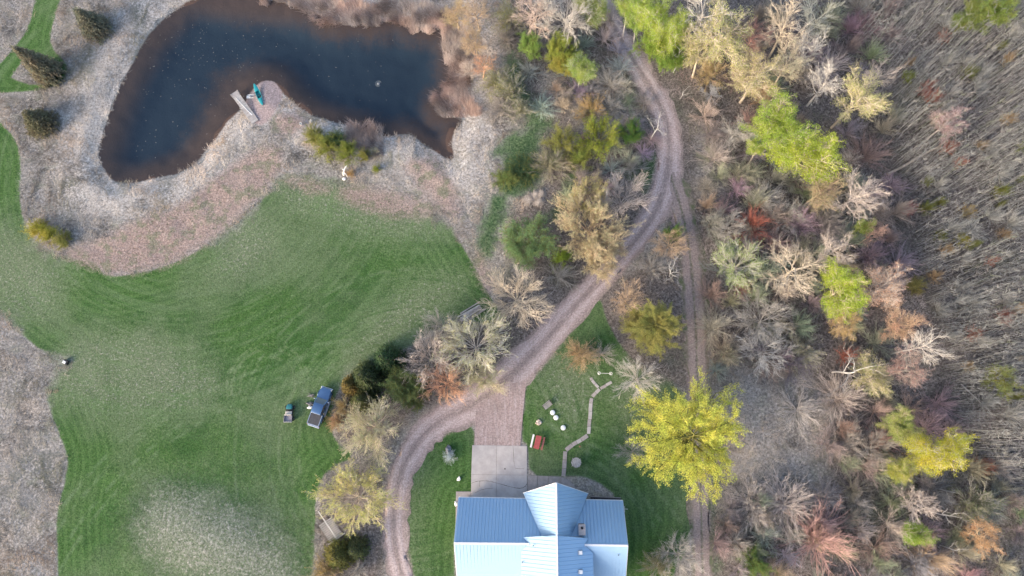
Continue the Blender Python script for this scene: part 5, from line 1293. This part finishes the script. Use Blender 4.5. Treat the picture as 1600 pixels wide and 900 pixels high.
# white forked stump
g = G(540, 270); st = thing('driftwood_stump', 'white forked driftwood stump below the round green bush', 'driftwood', (g[0], g[1], hz(g[0], g[1])))
m = MB(); m.tube([(-.25, -.45, .10), (-.2, -.1, .35), (-.05, .35, .6), (.25, .8, .75), (.45, 1.05, .8)], [.16, .15, .13, .09, .05], 8); m.build('trunk', M_WHITE, st, sm=True)
m = MB(); m.tube([(-.2, -.05, .4), (.15, -.35, .35), (.42, -.85, .12)], [.1, .08, .05], 7); m.build('branch', M_WHITE, st, sm=True)
m = MB(); m.tube([(-.1, .2, .5), (-.35, .35, .6), (-.45, .5, .65)], [.09, .06, .04], 7); m.build('branch', M_WHITE, st, sm=True)
m = MB(); m.lathe((-.15, -1.05, 0), [(.26, 0), (.3, .12), (.2, .22), (.05, .24)], 10); m.build('root', M_WHITE, st, sm=True)

# ================================================================== GARDEN THINGS
M_REDW = simple('red_painted_wood', (.42, .085, .085), .6, var=.2, scale=4)
M_REDF = simple('faded_red_wood', (.36, .13, .11), .7, var=.2, scale=4)
g = G(840, 691); pt_ = thing('picnic_table', 'red picnic table with one white bench on the house lawn', 'picnic table', (g[0], g[1], 0), R_(-14))
for i in range(4): m = MB(); m.box((-.30 + .2 * i, 0, .74), (.19, 1.9, .045)); m.build('tabletop_board', M_REDW, pt_, bev=.008, seg=1)
for x, mt in ((-.80, M_WHITE), (.80, M_REDF)): m = MB(); m.box((x, 0, .44), (.26, 1.9, .045)); m.build('bench', mt, pt_, bev=.01)
for y in (-.68, .68):
    m = MB(); m.bar((-.9, y, .41), (.9, y, .41), .05, .1); m.build('bench_support', M_REDF, pt_)
    for s in (-1, 1): m = MB(); m.bar((s * .62, y, .0), (s * .2, y, .72), .06, .1); m.build('leg', M_REDF, pt_)
for px, py, lb in ((863.4, 644.7, 'white round tank lid nearest the grey garden bench'), (868.6, 652.6, 'white round tank lid in the middle of the three'), (880, 668.4, 'white round tank lid standing apart on the lawn')):
    g = G(px, py); o = thing('tank_lid', lb, 'tank lid', (g[0], g[1], 0))
    m = MB(); m.lathe((0, 0, 0), [(.30, 0), (.30, .16), (.27, .18)], 24); m.build('riser', M_WHITE, o, sm=True)
    m = MB(); m.lathe((0, 0, .17), [(.36, 0), (.37, .03), (.33, .06), (.15, .085), (.02, .09)], 28); m.build('lid', simple('lid_white', (.74, .76, .76), .5, var=.06), o, sm=True)
    for k in range(4): m = MB(); m.lathe((.31 * math.cos(k * 1.571 + .4), .31 * math.sin(k * 1.571 + .4), .22), [(.018, 0), (.018, .025), (.004, .03)], 6); m.build('bolt', M_STEEL, o)
g = G(855.5, 633.5); bn = thing('garden_bench', 'grey slatted garden bench left of the white lids', 'bench', (g[0], g[1], 0), R_(38))
for i in range(5): m = MB(); m.box((0, -.28 + .13 * i, .46), (1.35, .11, .035)); m.build('seat_slat', M_PLANK, bn)
for i in range(3): m = MB(); m.box((0, .36 + .03 * i, .6 + .15 * i), (1.35, .035, .11)); m.build('back_slat', M_PLANK, bn)
for s in (-1, 1):
    m = MB(); m.bar((s * .66, -.3, 0), (s * .66, -.3, .66), .06); m.bar((s * .66, .34, 0), (s * .66, .46, 1.0), .06); m.bar((s * .66, -.32, .66), (s * .66, .40, .66), .07, .04); m.build('side_frame', M_DARK, bn)
g = G(842, 661); fp = thing('stone_heap', 'small heap of pale stones above the red picnic table', 'stones', (g[0], g[1], 0)); M_PST = simple('pale_stone', (.62, .50, .43), .85, var=.2, scale=5, bump=.3); M_PST2 = simple('cream_stone', (.70, .60, .50), .85, var=.2, scale=5, bump=.3)
rr = random.Random(9)
for i in range(13):
    a_ = rr.uniform(0, 6.28); d_ = .42 * math.sqrt(rr.random()) if i else 0; o = lump('stone', '', '', 842, 661, rr.uniform(.16, .24), rr.choice((M_PST, M_PST2)), 40 + i, (1, rr.uniform(.7, 1), .6)); o.parent = fp; o.location = (d_ * math.cos(a_), d_ * math.sin(a_), .08 + .14 * (1 - d_ / .42) * rr.random())
    del o['label']; del o['category']
g = G(900, 722.5); rt = thing('round_table', 'round weathered grey garden table right of the stepping path', 'table', (g[0], g[1], 0), .3)
for i in range(9):
    x = -.62 + .155 * i; hw = math.sqrt(max(.02, .70 ** 2 - x * x)); m = MB(); m.box((x, 0, .74), (.145, 2 * hw, .04)); m.build('tabletop_board', M_PLANK if i % 2 else M_PLANK2, rt, bev=.006, seg=1)
m = MB(); m.lathe((0, 0, .02), [(.34, 0), (.34, .05), (.12, .09), (.10, .66), (.3, .69)], 16); m.build('pedestal', M_PLANK, rt, sm=True)
for k in range(4): a_ = k * 1.571 + .4; m = MB(); m.bar((.25 * math.cos(a_), .25 * math.sin(a_), .5), (.84 * math.cos(a_), .84 * math.sin(a_), 0), .07); m.build('leg', M_PLANK, rt)
g = G(906, 697.5); o = thing('garden_light', 'small brown path light beside the stepping path', 'path light', (g[0], g[1], 0)); m = MB(); m.tube([(0, 0, 0), (0, 0, .35)], .03, 8); m.build('post', M_DARK, o); m = MB(); m.lathe((0, 0, .33), [(.06, 0), (.13, .06), (.12, .09), (.03, .15)], 12); m.build('lamp_head', simple('copper_brown', (.28, .15, .09), .5), o, sm=True)
# white garden arbour: two ringed posts and a beam
ga, gb_ = G(936, 583, 1.6), G(954.5, 583.6, 1.6); mid = (ga + gb_) / 2; hl = float(np.linalg.norm(ga[:2] - gb_[:2])) / 2
ar = thing('garden_arbour', 'white garden frame with two ringed posts and a beam above the path', 'arbour', (mid[0], mid[1], 0), math.atan2(gb_[1] - ga[1], gb_[0] - ga[0]))
for s in (-1, 1):
    m = MB(); m.tube([(s * hl, 0, 0), (s * hl, 0, 1.6)], .05, 8); m.build('post', M_WHITE, ar, sm=True)
    m = MB(); m.tube([(s * hl + .2 * math.cos(x), .2 * math.sin(x), 1.6) for x in np.linspace(0, 6.283, 9)], .04, 6); m.build('ring', M_WHITE, ar)
m = MB(); m.bar((-hl + .24, 0, 1.6), (hl - .2, 0, 1.6), .045, .05); m.build('beam', M_WHITE, ar)
# blossom bush, rock, ornaments
plant(703, 713.5, 9.5, 1.5, 'leafshrub', (.5, .5, .42), (.78, .78, .66), 'small white blossoming bush on the house lawn', 'shrub')
lump('boulder', 'grey boulder behind the white blossoming bush', 'boulder', 701, 703, .55, simple('grey_stone', (.30, .31, .34), .85, var=.35, scale=5, bump=.4), 5, (.75, 1.15, .8))
def ornament(px, py, lb, sc, rz):
    g = G(px, py); o = thing('garden_ornament', lb, 'ornament', (g[0], g[1], .0), rz); m = MB()
    m.lathe((0, 0, 0), [(.18 * sc, 0), (.26 * sc, .16 * sc), (.27 * sc, .3 * sc), (.15 * sc, .46 * sc), (.03, .5 * sc)], 14); m.build('body', M_WHITE, o, sm=True)
    m = MB(); m.tube([(.05, 0, .35 * sc), (.12 * sc, .05, .62 * sc), (.22 * sc, .16 * sc, .74 * sc)], [.10 * sc, .07 * sc, .06 * sc], 8); m.lathe((.25 * sc, .2 * sc, .68 * sc), [(.02, 0), (.10 * sc, .05 * sc), (.09 * sc, .12 * sc), (.02, .17 * sc)], 10); m.build('head', M_WHITE, o, sm=True)
    m = MB(); m.box((-.24 * sc, 0, .26 * sc), (.22 * sc, .2 * sc, .06 * sc)); m.build('tail', M_WHITE, o, bev=.02)
ornament(717.3, 748.3, 'small white garden ornament left of the concrete pad', 1.0, .6)
ornament(713.2, 787, 'white garden ornament at the left corner of the house', 1.05, 1.2)
# black and white thing at the meadow edge
g = G(105, 566); o = thing('mailbox_pedestal', 'small black pedestal box with a white lid at the dry meadow edge', 'utility box', (g[0], g[1], 0), -.45)
m = MB(); m.box((0, .0, .25), (.72, .62, .5)); m.build('cabinet', M_BLACKP, o, bev=.04)
m = MB(); m.box((-.10, -.10, .53), (.52, .40, .06)); m.build('lid', M_WHITE, o, bev=.03)
# timber pile and chair at lawn edge
pa, pb_ = GL([(722,498),(752,480)]); d = pb_ - pa; ang = math.atan2(d[1], d[0]); ln = float(np.linalg.norm(d)); tp = thing('timber_pile', 'pile of weathered grey poles at the lawn edge', 'timber pile', (pa[0], pa[1], 0), ang); rr = random.Random(3)
for i in range(15):
    lay = 0 if i < 7 else 1 if i < 12 else 2; y = (-.72 + .24 * (i if lay == 0 else (i - 7) + .5 if lay == 1 else (i - 12) + 1.4)); s0 = rr.uniform(-.5, .4); m = MB()
    m.tube([(s0, y + rr.uniform(-.08, .08), .12 + .2 * lay), (s0 + ln * rr.uniform(.8, 1.1), y + rr.uniform(-.12, .12), .13 + .2 * lay)], [.12, .085], 8); m.build('pole', rr.choice((M_PLANK, M_LOGG, M_PLANK2)), tp, sm=True)
g = G(784.5, 534); tb = thing('stump_seat', 'pale round stump with a black strap beside the driveway', 'stump', (g[0], g[1], 0)); m = MB(); m.lathe((0, 0, 0), [(.42, 0), (.38, .25), (.36, .42), (.30, .45)], 18); m.build('stump', simple('cut_wood', (.46, .41, .36), .9, var=.25, scale=5), tb, sm=True)
m = MB(); m.tube([(.39 * math.cos(x), .39 * math.sin(x), .40 + .12 * math.sin(x)) for x in np.linspace(-.6, 2.4, 14)], .05, 6); m.bar((-.15, .34, .47), (.30, -.22, .47), .08, .03); m.build('strap', M_BLACKP, tb)
# heap of cut straw in the scrub
M_STRAW = simple('straw', (.52, .45, .39), .9, var=.3, scale=6, bump=.5)
hp = thing('straw_heap', 'pale heap of cut reeds lying in the scrub', 'straw heap', tuple(G(832, 310))); rr = random.Random(12)
for i, (px, py, r, s1) in enumerate(((825, 314, 1.0, .9), (836, 306, .75, 1.2), (845, 304, .8, 1.3), (842, 317, .8, .6))):
    gg = G(px, py) - G(832, 310); m = MB(); base_a = rr.uniform(-.4, .4) + s1
    for k in range(120):
        a_ = base_a + rr.gauss(0, .45); u, w = rr.gauss(0, .38) * r, rr.gauss(0, .38) * r; l = rr.uniform(.3, .7) * r; z = .55 * math.exp(-(u * u + w * w) / (.4 * r * r)) + rr.uniform(0, .08)
        m.bar((gg[0] + u - l * math.cos(a_), gg[1] + w - l * math.sin(a_), z * .8), (gg[0] + u + l * math.cos(a_), gg[1] + w + l * math.sin(a_), z), .06, .03)
    m.build('bundle', M_STRAW, hp)
# fallen TV antenna
ga, gb_ = G(499.5, 798.5), G(529, 844); d = gb_ - ga; ang = math.atan2(d[1], d[0]); ln = float(np.linalg.norm(d[:2])); an = thing('tv_antenna', 'fallen white TV antenna with cross rods at the lawn edge', 'antenna', (ga[0], ga[1], .25), ang)
m = MB(); m.tube([(0, 0, .35), (ln, 0, .15)], .045, 8); m.build('boom', M_WHITE, an, sm=True)
for i in range(11):
    u = ln * (.36 + .058 * i); w = 1.05 if i < 10 else 1.45; m = MB(); m.tube([(u - .05, -w, .22 - .05 * (i % 2)), (u, 0, .35 - .2 * u / ln), (u + .05, w, .22)], .034, 6); m.build('rod', M_WHITE, an, sm=True)
